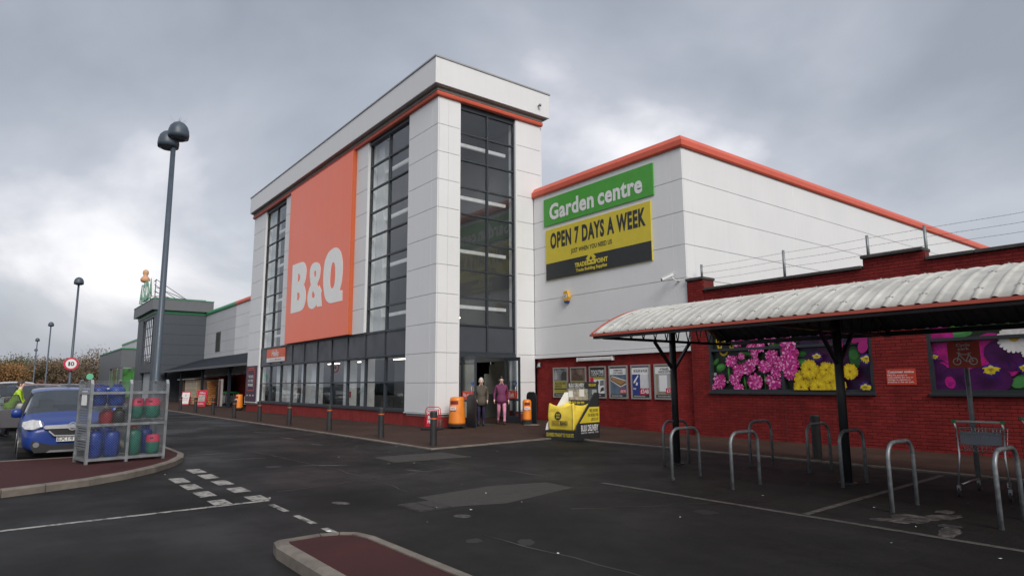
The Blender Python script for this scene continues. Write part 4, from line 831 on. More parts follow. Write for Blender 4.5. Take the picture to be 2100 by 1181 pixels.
lettering('B&Q Plc accept no\nresponsibility for loss or\ndamage to vehicles or\nproperty in this car park.', (-6.29, YB-.012, 1.67), XA, ZA, .55, .20, WHT, t, .005, .002, align='LEFT')

# ------------------------------------------------------------------ cycle shelter
SX0, SX1, SY0, SY1, SZE, SRISE = -8.62, 2.0, 8.58, 12.62, 2.52, .60
shel = thing('cycle_shelter', 'barrel roofed cycle shelter with pale corrugated roof on black posts', 'shelter', (-5.0, 10.6, .02))
PX = [-8.39, -5.08, -1.77, 1.54]
sp_ = SY1-SY0; RAD = (sp_*sp_/4+SRISE*SRISE)/(2*SRISE); CYY, CZZ = (SY0+SY1)/2, SZE+SRISE-RAD; TH = math.asin(sp_/2/RAD)
def arc(t, off=0): a = TH*(2*t-1); return (CYY+(RAD+off)*math.sin(a), CZZ+(RAD+off)*math.cos(a))
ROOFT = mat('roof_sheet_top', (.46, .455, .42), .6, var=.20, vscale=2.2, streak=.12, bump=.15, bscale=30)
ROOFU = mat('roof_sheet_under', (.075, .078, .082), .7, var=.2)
nsh = 11; swid = (SX1-SX0)/nsh; pit = swid/5
def sheet_mesh():
    b = MB(); nx, na = 70, 18; vs = []
    for lay in (0, 1):
        for i in range(nx+1):
            x = swid*i/nx+(.03 if i == nx else 0); rr_ = abs((x/pit) % 1-.5)*pit; w = .019*max(0, min(1, (.040-rr_)/.024))
            for j in range(na+1): y, z = arc(j/na, w-(.008 if lay else 0)); vs.append((x, y, z))
    k = (nx+1)*(na+1); W = na+1
    top = [(i*W+j, (i+1)*W+j, (i+1)*W+j+1, i*W+j+1) for i in range(nx) for j in range(na)]
    bot = [tuple(k+q for q in reversed(f)) for f in top]
    rim = [(i*W, k+i*W, k+(i+1)*W, (i+1)*W) for i in range(nx)]+[((i+1)*W+na, k+(i+1)*W+na, k+i*W+na, i*W+na) for i in range(nx)]
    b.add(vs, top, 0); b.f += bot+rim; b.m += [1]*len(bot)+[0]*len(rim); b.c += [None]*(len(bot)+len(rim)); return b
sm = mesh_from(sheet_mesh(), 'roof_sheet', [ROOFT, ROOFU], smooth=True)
fx = MB()
for t_ in (.06, .2, .36, .52, .68, .84, .95):
    for q in range(2):
        x = pit*(1.5+2*q); y, z = arc(t_, .018); fx.lathe([(.013, -.004), (.012, .008), (.005, .013)], 8, (x, y, z))
        fx.add([(x-.05, y, z+.001), (x+.05, y, z+.001), (x+.05, y-.01, z-.012), (x-.05, y-.01, z-.012)], [(0,1,2,3)])
fm = mesh_from(fx, 'roof_fixing', mat('fixing_grey', (.25, .25, .23), .6))
for i in range(nsh):
    o = bpy.data.objects.new('roof_sheet', sm); COL.objects.link(o); o.parent = shel; o.location = Vector((SX0+i*swid, 0, .0015*(i % 2)))-ORG[shel]
    c = bpy.data.objects.new('roof_fixing', fm); COL.objects.link(c); c.parent = o; c['kind'] = 'stuff'
GUT = mat('gutter_red', (.42, .075, .045), .45, var=.1)
b = MB(); b.box(SX0-.03, SX1, SY0-.06, SY0-.005, SZE-.055, SZE-.012); parts('gutter', b, GUT, shel)
b = MB(); b.box(SX0-.03, SX1, SY1+.005, SY1+.075, SZE-.09, SZE-.012); parts('gutter', b, BLACK, shel)
b = MB()
for k in range(24): # coral edge strip following the arch at the end
    p, q = arc(k/24, .0), arc((k+1)/24, .0); b.bar((SX0-.02, p[0], p[1]-.01), (SX0-.02, q[0], q[1]-.01), .03, .05)
part('edge_trim', b, GUT, shel)
b = MB(); b.box(SX0, SX1, SY0+.0, SY0+.08, SZE-.10, SZE-.03); b.box(SX0, SX1, SY1-.08, SY1, SZE-.10, SZE-.03)
for t_ in (.25, .5, .75): y, z = arc(t_, -.05); b.box(SX0, SX1, y-.03, y+.03, z-.04, z+.01)
parts('purlin', b, BLACK, shel)
for x in PX:
    b = MB(); b.tube([(x, CYY, -.05), (x, CYY, SZE+.42)], .067, 14); o = part('post', b, BLACK, shel, smooth=True)
    b = MB(); b.lathe([(.14, 0), (.14, .02)], 12, (x, CYY, zg(x, CYY)+.002)); part('base_plate', b, BLACK, o)
    b = MB(); b.bar((x, SY0+.05, SZE-.09), (x, SY1-.05, SZE-.09), .06, .05)
    for k in range(20): p, q = arc(k/20, -.05), arc((k+1)/20, -.05); b.bar((x, p[0], p[1]-.0), (x, q[0], q[1]-.0), .06, .05)
    b.bar((x, CYY-.55, SZE-.11), (x, CYY-.05, SZE-.62), .05, .05); b.bar((x, CYY+.55, SZE-.11), (x, CYY+.05, SZE-.62), .05, .05)
    n_ = 11
    for k in range(1, n_):
        y0 = SY0+.1+(sp_-.2)*k/n_; y1 = SY0+.1+(sp_-.2)*(k+.5)/n_; zt = lambda y: CZZ+math.sqrt((RAD-.05)**2-(y-CYY)**2)
        b.bar((x, y0, SZE-.09), (x, y1, zt(y1)), .016); b.bar((x, y1, zt(y1)), (x, min(SY1-.1, SY0+.1+(sp_-.2)*(k+1)/n_), SZE-.09), .016)
    part('truss', b, BLACK, shel)
# cycle stands: bent steel hoops
def hoop(): 
    P = []; w, h, r = .375, .83, .19
    P.append((0, -w, -.06))
    for k in range(9): a = PI-PI/2*k/8; P.append((0, -w+r+r*math.cos(a), h-r+r*math.sin(a)))
    for k in range(9): a = PI/2-PI/2*k/8; P.append((0, w-r+r*math.cos(a), h-r+r*math.sin(a)))
    P.append((0, w, -.06)); b = MB(); b.tube(P, .026, 10); return b
hm = mesh_from(hoop(), 'cycle_stand', GALVD, smooth=True)
SL = [(-8.40, 10.60, 'galvanised cycle stand right behind the left shelter post'), (-7.10, 9.20, 'galvanised cycle stand in front of the left shelter post'), (-5.95, 9.17, 'front galvanised cycle stand midway between the two shelter posts'), (-7.2, 11.66, 'rear galvanised cycle stand near the brick wall between the shelter posts'),
      (-6.05, 11.65, 'galvanised cycle stand in front of the black bollard by the wall'), (-4.95, 10.55, 'galvanised cycle stand around the right shelter post'), (-3.69, 9.15, 'galvanised cycle stand with cement stains at its foot'), (-2.54, 9.05, 'galvanised cycle stand nearest the camera at the right edge')]
for x, y, lab in SL:
    o = bpy.data.objects.new('cycle_stand', hm); COL.objects.link(o); o.location = (x, y, zg(x, y)); o.rotation_euler = (0, 0, random.uniform(-.03, .03)); tag(o, lab, 'cycle stand', 'cycle stands under the shelter')
# cycle park sign
t = thing('cycle_park_sign', 'square red Cycle park sign with a white bicycle on a grey post', 'sign', (-3.88, 12.40, .03)); cx, cy = -3.88, 12.36
b = MB(); b.tube([(cx, 12.42, -.05), (cx, 12.42, 2.27)], .038, 12); part('post', b, GALVD, t, smooth=True)
ra = math.radians(12); sx_ = Vector((math.cos(ra), math.sin(ra), 0)); c0 = Vector((cx, cy, 2.035))
b = MB(); b.prism([(-.22,-.215),(.22,-.215),(.22,.215),(-.22,.215)], c0, sx_, ZA, .006); part('sign_plate', b, mat('cycle_red', (.56, .06, .025), .45), t)
nn = sx_.cross(ZA)
lettering('Cycle\npark', c0+ZA*.12+nn*.006, sx_, ZA, .19, .12, WHT, t, .02, .002)
b = MB(); o_ = c0+nn*.007
def ring(cx_, cz_, r, w): b.prism([[(cx_+(r+w)*math.cos(2*PI*k/20), cz_+(r+w)*math.sin(2*PI*k/20)) for k in range(20)], [(cx_+(r-w)*math.cos(2*PI*k/20), cz_+(r-w)*math.sin(2*PI*k/20)) for k in range(20)]], o_, sx_, ZA, .002)
def stroke(p, q, w=.008):
    p, q = Vector(p), Vector(q); d = (q-p).normalized(); n_ = Vector((-d.y, d.x))*w; b.prism([tuple(p-n_), tuple(q-n_), tuple(q+n_), tuple(p+n_)], o_, sx_, ZA, .003)
ring(-.10, -.11, .052, .007); ring(.12, -.11, .052, .007)
for p, q in (((-.10,-.11),(-.065,.005)),((-.065,.005),(.07,-.0)),((.12,-.11),(.065,.02)),((-.065,0),(.02,-.11)),((.02,-.11),(.07,0)),((-.07,.0),(-.075,.03)),((-.095,.03),(-.045,.03)),((.065,.02),(.1,.025)),((.05,.022),(.065,.02)),((.02,-.11),(.12,-.11))): stroke(p, q, .006)
part('bicycle_symbol', b, WHT, t)
# bollards
def bollard(x, y, lab, group='bollards along the pavement edge'):
    z = zg(x, y)+.03; t = thing('bollard', lab, 'bollard', (x, y, z), 0, group); return t
BOLM = None
def make_bollard():
    t = bollard(-14.68, 8.78, 'black bollard at the pavement corner, nearest the camera')
    b = MB(); b.lathe([(.090, -.05), (.090, .66), (.082, .665), (.082, .705)], 18, (0,0,0)); part('bollard_shaft', b, mat('bollard_black', (.022, .022, .023), .5, var=.2, rvar=.1), t, world=False, smooth=False)
    b = MB(); b.lathe([(.0825, .668), (.0835, .668), (.0835, .703), (.0825, .703)], 18); part('reflective_band', b, mat('band_orange', (.60, .13, .04), .5), t, world=False)
    b = MB(); b.lathe([(.083, .706), (.094, .708), (.095, .84), (.085, .86), (.03, .866)], 18); part('bollard_cap', b, MATS['bollard_black'], t, world=False); return t
bol = make_bollard()
ords = ['second', 'third', 'fourth', 'fifth', 'sixth', 'seventh', 'eighth', 'ninth', 'tenth']
for k, (x, y) in enumerate([(-17.7, 8.8), (-21.6, 8.8), (-25.6, 8.8), (-29.4, 8.8), (-33.4, 8.8), (-37.75, 8.85), (-42.1, 8.9), (-46.6, 8.95), (-51.2, 9.0)]):
    c = copy_tree(bol); c.location = (x, y, zg(x, y)+.03); c['label'] = 'black bollard with orange band, %s along the kerb from the pavement corner' % ords[k]
c = copy_tree(bol); c.location = (-6.9, 13.2, zg(-6.9, 13.2)+.03); c['label'] = 'black bollard by the brick wall under the cycle shelter'
# ------------------------------------------------------------------ things around the entrance
def bin_(x, y, lab, rot, h=1.04, r0=.29, r1=.235):
    z = zg(x, y)+.03; t = thing('litter_bin', lab, 'bin', (x, y, z), rot, 'orange litter bins')
    b = MB(); b.lathe([(.18, 0), (.18, .06), (r0+.02, .07), (r0+.02, .15)], 24); part('bin_base', b, RUBBER, t, world=False, smooth=False)
    b = MB(); b.lathe([(r0, .151), (r0-.005, .2), (r1+.005, h-.10), (r1-.01, h-.04), (r1-.06, h-.005), (.02, h)], 28); part('bin_body', b, ORANGEP, t, world=False, smooth=True)
    k = MB()
    for s in (0, PI):
        n = 8; vs = []
        for i in range(n+1):
            a = s-PI/2+(i/n-.5)*1.25
            for zz in (h*.76, h*.875): rr = r0-.005+(r1+.01-r0)*(zz-.2)/(h-.3)+.003; vs.append((rr*math.cos(a), rr*math.sin(a), zz))
        k.add(vs, [(2*i, 2*i+2, 2*i+3, 2*i+1) for i in range(n)])
    parts('bin_opening', k, mat('bin_slot', (.17, .012, .012), .6), t, world=False)
    k = MB(); k.box(-.10, .10, -r0-.012, -r0+.04, h*.585, h*.70); part('bin_label', k, WHT, t, world=False)
    lettering('B&Q', (0, -r0-.0125, h*.642), XA, ZA, .16, .075, mat('label_red', (.45, .08, .05), .5), t, .01, .001, world=False)
    return t
bin_(-18.55, 12.0, 'orange litter bin left of the entrance doors', math.radians(30))
bin_(-17.85, 14.45, 'small orange bin right of the open exit door', math.radians(55), .86, .16, .15)
bin_(-42.5, 11.45, 'orange bin by the purple banner at the far tower pillar', math.radians(20), .98, .24, .2)
# red pavement sign beside the tower corner
t = thing('pavement_sign', 'red A frame pavement sign half hidden by the nearest bollard', 'sign', (-18.8, 11.18, zg(-18.8, 11.18)+.03), math.radians(24))
b = MB(); b.tube([(-.30, 0, .0), (-.30, .06, .62), (-.27, .07, .70), (-.2, .075, .735), (.2, .075, .735), (.27, .07, .70), (.30, .06, .62), (.30, 0, .0)], .014, 8); part('tube_frame', b, REDP, t, smooth=True, world=False)
b = MB(); b.prism([(-.24, .1), (.24, .1), (.24, .66), (-.24, .66)], (0, .0, 0), XA, Vector((0, .09, .996)), .012); part('sign_face', b, mat('aboard_red', (.50, .012, .03), .45), t, world=False)
up = Vector((0, .09, .996)); n_ = XA.cross(up)
def at_(u, v): return Vector((u, 0, 0))+up*v+n_*.012
lettering('GAS', at_(0, .55), XA, up, .36, .09, WHT, t, .03, .003, world=False); lettering('SOLD', at_(0, .40), XA, up, .36, .11, WHT, t, .04, .003, world=False); lettering('HERE', at_(0, .265), XA, up, .36, .11, WHT, t, .04, .003, world=False)
b = MB(); b.prism([[(-.21,.62),(.21,.62),(.21,.64),(-.21,.64)]], n_*.0125, XA, up, .002); b.prism([(-.21,.48),(-.19,.48),(-.19,.62),(-.21,.62)], n_*.0125, XA, up, .002); b.prism([(.19,.48),(.21,.48),(.21,.62),(.19,.62)], n_*.0125, XA, up, .002); part('sign_outline', b, WHT, t, world=False)
b = MB(); b.box(-.34, .34, -.18, .22, 0, .07); part('ballast_base', b, RUBBER, t, world=False, bevel=.02)
t = thing('water_bottle', 'small grey bottle standing between the pavement sign and the bin', 'bottle', (-19.02, 11.62, zg(-19, 11.6)+.03))
b = MB(); b.lathe([(.085, 0), (.09, .02), (.09, .24), (.07, .29), (.03, .31), (.03, .36)], 14); part('bottle_body', b, mat('bottle_grey', (.06,.065,.06), .4), t, world=False, smooth=True)
b = MB(); b.lathe([(.035, .36), (.035, .40), (.02, .405)], 10); part('bottle_cap', b, GALVD, t, world=False)
# dark boards leaning behind the bins
for x, y, lab in ((-18.35, 12.48, 'black rounded side guard behind the left orange bin'), (-18.05, 14.86, 'black rounded side guard behind the right orange bin')):
    b = MB(); z = zg(x, y)
    b.prism([(-.3,0),(.26,0),(.26,.95),(.2,1.05),(.1,1.1),(-.15,1.1),(-.26,1.05),(-.3,.95)], (x, y, z+.03), XA, ZA, .03); solo('side_guard', lab, 'guard', b, FR2, (x, y, z+.03), bevel=.008)
# bulk delivery stand
ra = math.radians(9); e1 = Vector((math.cos(ra), math.sin(ra), 0)); e2 = Vector((-e1.y, e1.x, 0)); c0 = Vector((-13.2, 12.41, zg(-13.15, 12.4)+.01))
t = thing('delivery_stand', 'black and yellow BULK DELIVERY display stand holding a yellow bag', 'display stand', c0-e1*1.1, ra)
b = MB(); b.box(0, 1.1, 0, 1.1, 0, .26); part('stand_base', b, BLK, t, world=False, bevel=.006)
b = MB(); b.prism([(0,.26),(1.1,.26),(1.1,1.60),(.62,1.60),(.62,1.60),(1.1-1.1,1.60)], (0, 1.07, 0), XA, ZA, .03); part('back_board', b, BLK, t, world=False)
S2 = Vector((0,1,0))
b = MB(); b.prism([(.0,.26),(1.09,.26),(1.09,1.30),(.9,1.30),(.05,.42)], (1.07, 0, 0), S2, ZA, .03); part('side_board', b, BLK, t, world=False)
b = MB(); b.prism([(.0,.26),(1.09,.26),(1.09,1.30),(.9,1.30),(.05,.42)], (0, 0, 0), S2, ZA, .03); part('side_board', b, WHT, t, world=False)
b = MB(); b.prism([(.16,.47),(1.085,.47),(1.085,.90),(.62,.90)], (1.1, 0, 0), S2, ZA, .003); part('printed_panel', b, YEL, t, world=False)
lettering('BULK DELIVERY', (1.10, .62, .33), S2, ZA, .80, .17, WHT, t, .02, .003, world=False); lettering('FROM STOCK    FROM STORE    TO SITE', (1.10, .62, .20), S2, ZA, .80, .04, WHT, t, .01, .003, world=False)
for s_, z, w in (('FREE DELIVERY', .80, .42), ('ON ORDERS OVER', .68, .50), ('£200 EX VAT', .56, .36)): lettering(s_, (1.104, 1.04-w/2, z), S2, ZA, w, .085, BLK, t, .01, .003, world=False)
lettering('BULK DELIVERY', (.29, 1.07, 1.50), XA, ZA, .50, .10, WHT, t, .02, .034*-1+.035, world=False) if False else None
NB = Vector((0,-1,0))
lettering('BULK DELIVERY', (.34, 1.039, 1.51), XA, ZA, .58, .11, WHT, t, .02, .003, world=False); lettering('FREE DELIVERY', (.92, 1.039, 1.51), XA, ZA, .26, .07, YEL, t, .02, .003, world=False); lettering('FROM STOCK  FROM STORE  TO SITE', (.34, 1.039, 1.43), XA, ZA, .58, .03, WHT, t, .01, .003, world=False)
def pl(x0, x1, z0, z1, m, d=0):
    b = MB(); b.box(x0, x1, 1.036-d, 1.042, z0, z1); part('printed_panel', b, m, t, world=False)
pl(.01, .74, 1.08, 1.40, mat('photo_cream', (.34, .31, .26), .5, var=.5, vscale=14)); pl(.745, 1.09, 1.08, 1.40, mat('photo_slate', (.08, .09, .10), .5, var=.6, vscale=14)); pl(.05, .2, 1.16, 1.34, WHT, .002); pl(.44, .62, 1.18, 1.39, WHT, .002); pl(.9, 1.06, 1.24, 1.38, mat('photo_sky', (.34,.37,.38), .5), .002)
lettering('0333 004 999', (.38, 1.037, 1.0), XA, ZA, .46, .075, YEL, t, .03, .003, world=False)
b = MB(); b.disc((.08, 1.037, 1.0), XA, ZA, .05, 14, .003); part('phone_symbol', b, YEL, t, world=False)
lettering('DELIVERED STRAIGHT TO YOUR SITE', (.52, -.0005, .14), XA, ZA, .98, .10, YEL, t, .02, .003, world=False)
# the yellow bulk bag on it
BAG = mat('bag_yellow', (.80, .60, .06), .55, var=.10, vscale=6, bump=.35, bscale=14)
def bag():
    n = 14; rb = random.Random(3); vs = []; fs = []; idx = {}
    def P(u, v, w):   # u,v,w in 0..1
        x, y, z = (u-.5)*.86, (v-.5)*.86, w*.66; bul = .05*math.sin(PI*w)
        x += math.copysign(bul, x)*abs(2*u-1)*(1-.6*abs(2*v-1)); y += math.copysign(bul, y)*abs(2*v-1)*(1-.6*abs(2*u-1))
        if w > .55:
            cf = min(1, (abs(2*u-1)*abs(2*v-1))**2.5); edge = max(abs(2*u-1), abs(2*v-1)); k = (w-.55)/.45
            z += k*(.12*cf-.08*(1-edge))
            x *= 1-.05*k*(1-cf); y *= 1-.05*k*(1-cf)
        s = math.sin(9*x+5*z)*.012+math.sin(13*y-7*z+1)*.012+math.sin(21*z+8*x)*.008; z += s*.7*w; x += s*.6*w; y += s*.5*w
        return (x, y, z)
    def vid(i, j, k):
        if (i, j, k) not in idx: idx[(i, j, k)] = len(vs); vs.append(P(i/n, j/n, k/n))
        return idx[(i, j, k)]
    for i in range(n):
        for j in range(n):
            fs += [(vid(i,0,j), vid(i+1,0,j), vid(i+1,0,j+1), vid(i,0,j+1)), (vid(i+1,n,j), vid(i,n,j), vid(i,n,j+1), vid(i+1,n,j+1)), (vid(0,i+1,j), vid(0,i,j), vid(0,i,j+1), vid(0,i+1,j+1)), (vid(n,i,j), vid(n,i+1,j), vid(n,i+1,j+1), vid(n,i,j+1)), (vid(i,j,n), vid(i+1,j,n), vid(i+1,j+1,n), vid(i,j+1,n)), (vid(i,j+1,0), vid(i+1,j+1,0), vid(i+1,j,0), vid(i,j,0))]
    b = MB(); b.add(vs, fs); return b
bp0 = c0-e1*1.1+e1*.50+e2*.50
bt = thing('bulk_bag', 'bulging yellow woven bulk bag on the delivery stand', 'bag', (bp0.x, bp0.y, c0.z+.262), ra+.04)
part('bag_body', bag(), BAG, bt, world=False, smooth=True, sub=1)
fy = -.478
b = MB(); b.disc((-.06, fy-.012, .40), XA, ZA, .115, 22, .004); part('printed_disc', b, BLK, bt, world=False)
lettering('MAXI\nBAG', (-.06, fy-.017, .40), XA, ZA, .14, .13, YEL, bt, .03, .002, world=False); lettering('MAXI', (-.14, fy-.010, .20), XA, ZA, .22, .075, mat('bag_brown', (.30,.21,.03), .6), bt, .03, .002, world=False); lettering('BAG', (.12, fy-.010, .20), XA, ZA, .22, .085, BLK, bt, .04, .002, world=False)
b = MB(); b.prism([[(-.28,.14),(.26,.14),(.26,.26),(-.28,.26)],[(-.27,.15),(-.27,.25),(.25,.25),(.25,.15)]], (0, fy-.008, 0), XA, ZA, .003); part('printed_outline', b, BLK, bt, world=False)
lettering('www.diy.com', (-.18, fy-.004, .57), XA, ZA, .32, .03, BLK, bt, .01, .002, world=False); lettering('trade point delivered', (-.18, fy-.004, .53), XA, ZA, .34, .025, BLK, bt, .0, .002, world=False)
b = MB(); b.tube([(.40, -.455, .0), (.42, -.47, .3), (.41, -.455, .5), (.38, -.43, .70)], .006, 5); part('bag_seam', b, BLK, bt, world=False)

# ------------------------------------------------------------------ gas cylinder cage on the island
ca = math.radians(101); cf = Vector((-15.15, 1.32, .108))
cage = thing('gas_cage', 'galvanised mesh cage with shelves of gas cylinders on the traffic island', 'cage', cf, ca)
CW, CD, CH = 1.40, .70, 1.62; XS = 1.40/1.62
for x in (0, .70, 1.40):
    for y in (0, CD):
        b = MB(); b.box(x-.026, x+.026, y-.02, y+.03, 0, CH-.08); b.bar((x, y+.005, CH-.09), (x, y+(.05 if y == 0 else -.04), CH-.005), .05, .04); part('upright', b, GALV, cage, world=False)
b = MB()
for z in (.08, .74, 1.36):
    for x0, x1 in ((.026, .674), (.726, 1.374)):
        b.box(x0, x1, -.02, .02, z-.025, z+.025); b.box(x0, x1, CD-.01, CD+.03, z-.025, z+.025)
    for x in (0, 1.40): b.box(x-.02, x+.02, .04, CD-.02, z-.025, z+.025)
parts('rail', b, GALV, cage, world=False)
def shelf(x0, x1, z):
    b = MB()
    for k in range(14): y = .03+k*(CD-.06)/13; b.bar((x0, y, z), (x1, y, z), .008)
    for k in range(4): x = x0+.05+k*(x1-x0-.1)/3; b.bar((x, .0, z-.012), (x, CD, z-.012), .02)
    part('shelf', b, GALVD, cage, world=False)
shelf(.03, .67, 1.10); shelf(.73, 1.37, .83); shelf(.03, .67, .10); shelf(.73, 1.37, .10); shelf(.03, .67, .70)
def diamond(o, ax, ay, w, h, st=.05, th=.0024):
    b = MB(); o, ax, ay = Vector(o), Vector(ax), Vector(ay); k = -h
    while k < w:
        a0, a1 = max(k, 0), min(k+h, w)
        if a1 > a0: b.bar(o+ax*a0+ay*(a0-k), o+ax*a1+ay*(a1-k), th); b.bar(o+ax*a0+ay*(h-(a0-k)), o+ax*a1+ay*(h-(a1-k)), th)
        k += st
    return b
for o_, ax, ay, w, h in (((.03, .0, .1), XA, ZA, .64, 1.48), ((.73, .0, .1), XA, ZA, .64, 1.48), ((0, .03, .1), YA_, ZA, CD-.05, 1.48), ((1.40, .03, .1), YA_, ZA, CD-.05, 1.48), ((.03, CD, .1), XA, ZA, .64, 1.48), ((.73, CD, .1), XA, ZA, .64, 1.48), ((.03, .04, 1.6), XA, YA_, 1.34, CD-.08)):
    part('wire_mesh', diamond(o_, ax, ay, w, h), GALV, cage, world=False)
b = MB(); b.box(-.012, -.004, .25, .55, 1.12, 1.40); part('notice_plate', b, WHT, cage, world=False)
# louvred lower sheet on the left side
b = MB()
for k in range(16): b.box(-.014, -.005, .08, CD-.06, .28+k*.05, .31+k*.05)
part('side_louvre', b, GALVD, cage, world=False)
def rot_pt(x, y, z): return cf+Vector((math.cos(ca)*x-math.sin(ca)*y, math.sin(ca)*x+math.cos(ca)*y, z))
GB = mat('cylinder_blue', (.010, .04, .24), .42, var=.15, vscale=8); GG = mat('cylinder_green', (.012, .13, .09), .45, var=.18, vscale=8); GP = mat('cylinder_pink', (.52, .03, .09), .45, var=.1); GR = mat('cylinder_red', (.28, .02, .03), .45)
def cyl(x, y, z, r, h, m, lab, collar=None, cm=None):
    p = rot_pt(x*XS, y, z); r *= .93; t = thing('gas_cylinder', lab, 'gas cylinder', p, random.uniform(0, 6), 'gas cylinders in the cage')
    b = MB(); b.lathe([(r*.85, 0), (r*.85, .03), (r, .05), (r, h*.72), (r*.93, h*.80), (r*.7, h*.87), (r*.3, h*.90)], 20); part('cylinder_body', b, m, t, world=False, smooth=True)
    b = MB()
    if collar == 'shroud':
        b.lathe([(r*1.0, h*.62), (r*1.02, h*.66), (r*.92, h), (r*.86, h), (r*.9, h*.7)], 20); part('shroud', b, cm, t, world=False)
        k = MB(); k.box(-r*.25, r*.25, -r*1.0, r*1.0, h*.80, h*.88); part('shroud_slot', k, BLK, t, world=False)
    else:
        b.tube([(r*.45*math.cos(a), r*.45*math.sin(a), h*.98) for a in [2*PI*k/12 for k in range(12)]], .012, 6, closed=True)
        for a in (0, 2.1, 4.2): b.bar((r*.45*math.cos(a), r*.45*math.sin(a), h*.86), (r*.45*math.cos(a), r*.45*math.sin(a), h*.98), .02)
        part('guard_ring', b, cm or m, t, world=False)
    k = MB(); k.lathe([(.02, h*.89), (.02, h*.95), (.035, h*.955), (.035, h*.98)], 8); part('valve', k, mat('brass', (.5, .36, .12), .4, .8), t, world=False)
cyl(.20, .20, .11, .155, .57, GB, 'tall blue gas cylinder at the bottom left of the cage'); cyl(.56, .22, .11, .155, .57, GB, 'tall blue gas cylinder second from left on the cage floor')
cyl(.21, .22, 1.11, .165, .42, GB, 'wide blue gas cylinder on the upper left shelf, left one'); cyl(.59, .22, 1.11, .165, .42, GB, 'wide blue gas cylinder on the upper left shelf, right one')
cyl(.48, .40, .74, .15, .30, GR, 'dark red gas cylinder on the middle left shelf'); cyl(.68, .24, .74, .12, .32, mat('cylinder_black', (.02,.02,.02), .5), 'black gas cylinder on the middle left shelf')
cyl(1.02, .22, .84, .16, .40, GG, 'green cylinder with pink shroud on the right shelf, left one', 'shroud', GP); cyl(1.39, .22, .84, .16, .40, GG, 'green cylinder with pink shroud on the right shelf, right one', 'shroud', GP)
cyl(1.02, .24, .11, .165, .58, GG, 'tall green gas cylinder with red guard on the cage floor', None, GR); cyl(1.44, .18, .11, .14, .38, GG, 'small green cylinder with pink shroud at the lower right of the cage', 'shroud', GP); cyl(1.40, .52, .11, .15, .56, GB, 'blue gas cylinder at the back right of the cage floor')
for x, m, lab, w in ((.36, GB, 'small blue box on top of the cage shelf', .12), (.62, GB, 'blue and white box on the top shelf of the cage', .15), (.22, REDP, 'small red box on the top shelf of the cage', .07)):
    p = rot_pt(x*XS, .3, 1.385); b = MB(); b.box(-w/2, w/2, -.06, .06, 0, .12); b.box(-w/2-.004, w/2+.004, -.064, .064, .045, .075, 1); o = thing('box', lab, 'box', p, ca); part('carton', b, [m, WHT], o, world=False)

# ------------------------------------------------------------------ trolleys by the wall
CHR = mat('trolley_chrome', (.50, .52, .53), .3, .9, var=.08); TGRN = mat('trolley_green', (.02, .22, .05), .45); TBLU = mat('trolley_seat', (.16, .18, .21), .5)
def trolley(loc, rot, lab):
    t = thing('shopping_trolley', lab, 'trolley', loc, rot, 'trolleys beside the brick wall')
    for x in (-.26, .26):
        b = MB(); b.tube([(x*1.05, -.28, 1.0), (x*1.05, -.22, .90), (x, -.24, .55), (x*1.12, -.34, .13)], .013, 8); b.tube([(x, -.24, .16), (x*.8, .1, .17), (x*.7, .45, .16)], .013, 8); part('leg_tube', b, CHR, t, world=False, smooth=True)
        for y in (-.34, .45):
            b = MB(); b.tube([(x*1.1-.012 if y < 0 else x*.7-.012, y, .06), (x*1.1+.012 if y < 0 else x*.7+.012, y, .06)], .06, 14); part('wheel', b, RUBBER, t, world=False)
            b = MB(); xx = x*1.1 if y < 0 else x*.7; b.box(xx-.02, xx+.02, y-.03, y+.03, .08, .15); part('castor_fork', b, GALVD, t, world=False)
    b = MB(); b.tube([(-.28, -.29, 1.02), (.28, -.29, 1.02)], .017, 10); h = part('handle', b, mat('handle_grey', (.45,.46,.45), .4), t, world=False, smooth=True)
    for x in (-.28, .28): b = MB(); b.lathe([(.0, -.028), (.028, -.02), (.028, .02), (0, .028)], 10, (x, -.29, 1.02)); part('handle_end', b, TGRN, h, world=False)
    b = MB()
    for k in range(11): u = k/10-.5; b.tube([(u*.56, -.22, .92), (u*.52, -.16, .60), (u*.40, .50, .66), (u*.44, .55, .90)], .0035, 4)
    for k in range(5):
        f = k/4; z0 = .60+.32*f; z1 = .66+.24*f; wi = .26+.02*f; wo = .20+.02*f
        b.tube([(-wi, -.16-.06*f, z0), (wi, -.16-.06*f, z0), (wo, .50+.05*f, z1), (-wo, .50+.05*f, z1)], .004 if k < 4 else .008, 5, closed=True)
    part('basket', b, CHR, t, world=False)
    b = MB(); b.box(-.24, .24, -.20, -.185, .70, .88); part('child_seat_flap', b, TBLU, t, world=False)
    return t
tr = trolley((-3.32, 10.98, zg(-3.3, 11)), math.radians(8), 'silver trolley with green handle ends near the cycle park sign post')
trolley((-2.72, 12.05, zg(-2.7, 12)), math.radians(-35), 'silver trolley carrying a white sack at the right edge')
b = MB(); rb = random.Random(5)
b.lathe([(.05, 0), (.24, .03), (.27, .15), (.24, .32), (.16, .42), (.05, .46), (.04, .52)], 14, (0,0,0), 0, 1, .8)
b.v = [(x*(1+rb.uniform(-.1,.1)), y*(1+rb.uniform(-.1,.1)), z+rb.uniform(-.012,.012)) for x, y, z in b.v]
o = thing('white_sack', 'crumpled white plastic sack in the trolley at the right edge', 'sack', (-2.62, 12.2, .70)); part('sack_body', b, mat('sack_plastic', (.42, .40, .40), .45), o, world=False, smooth=True, sub=1)
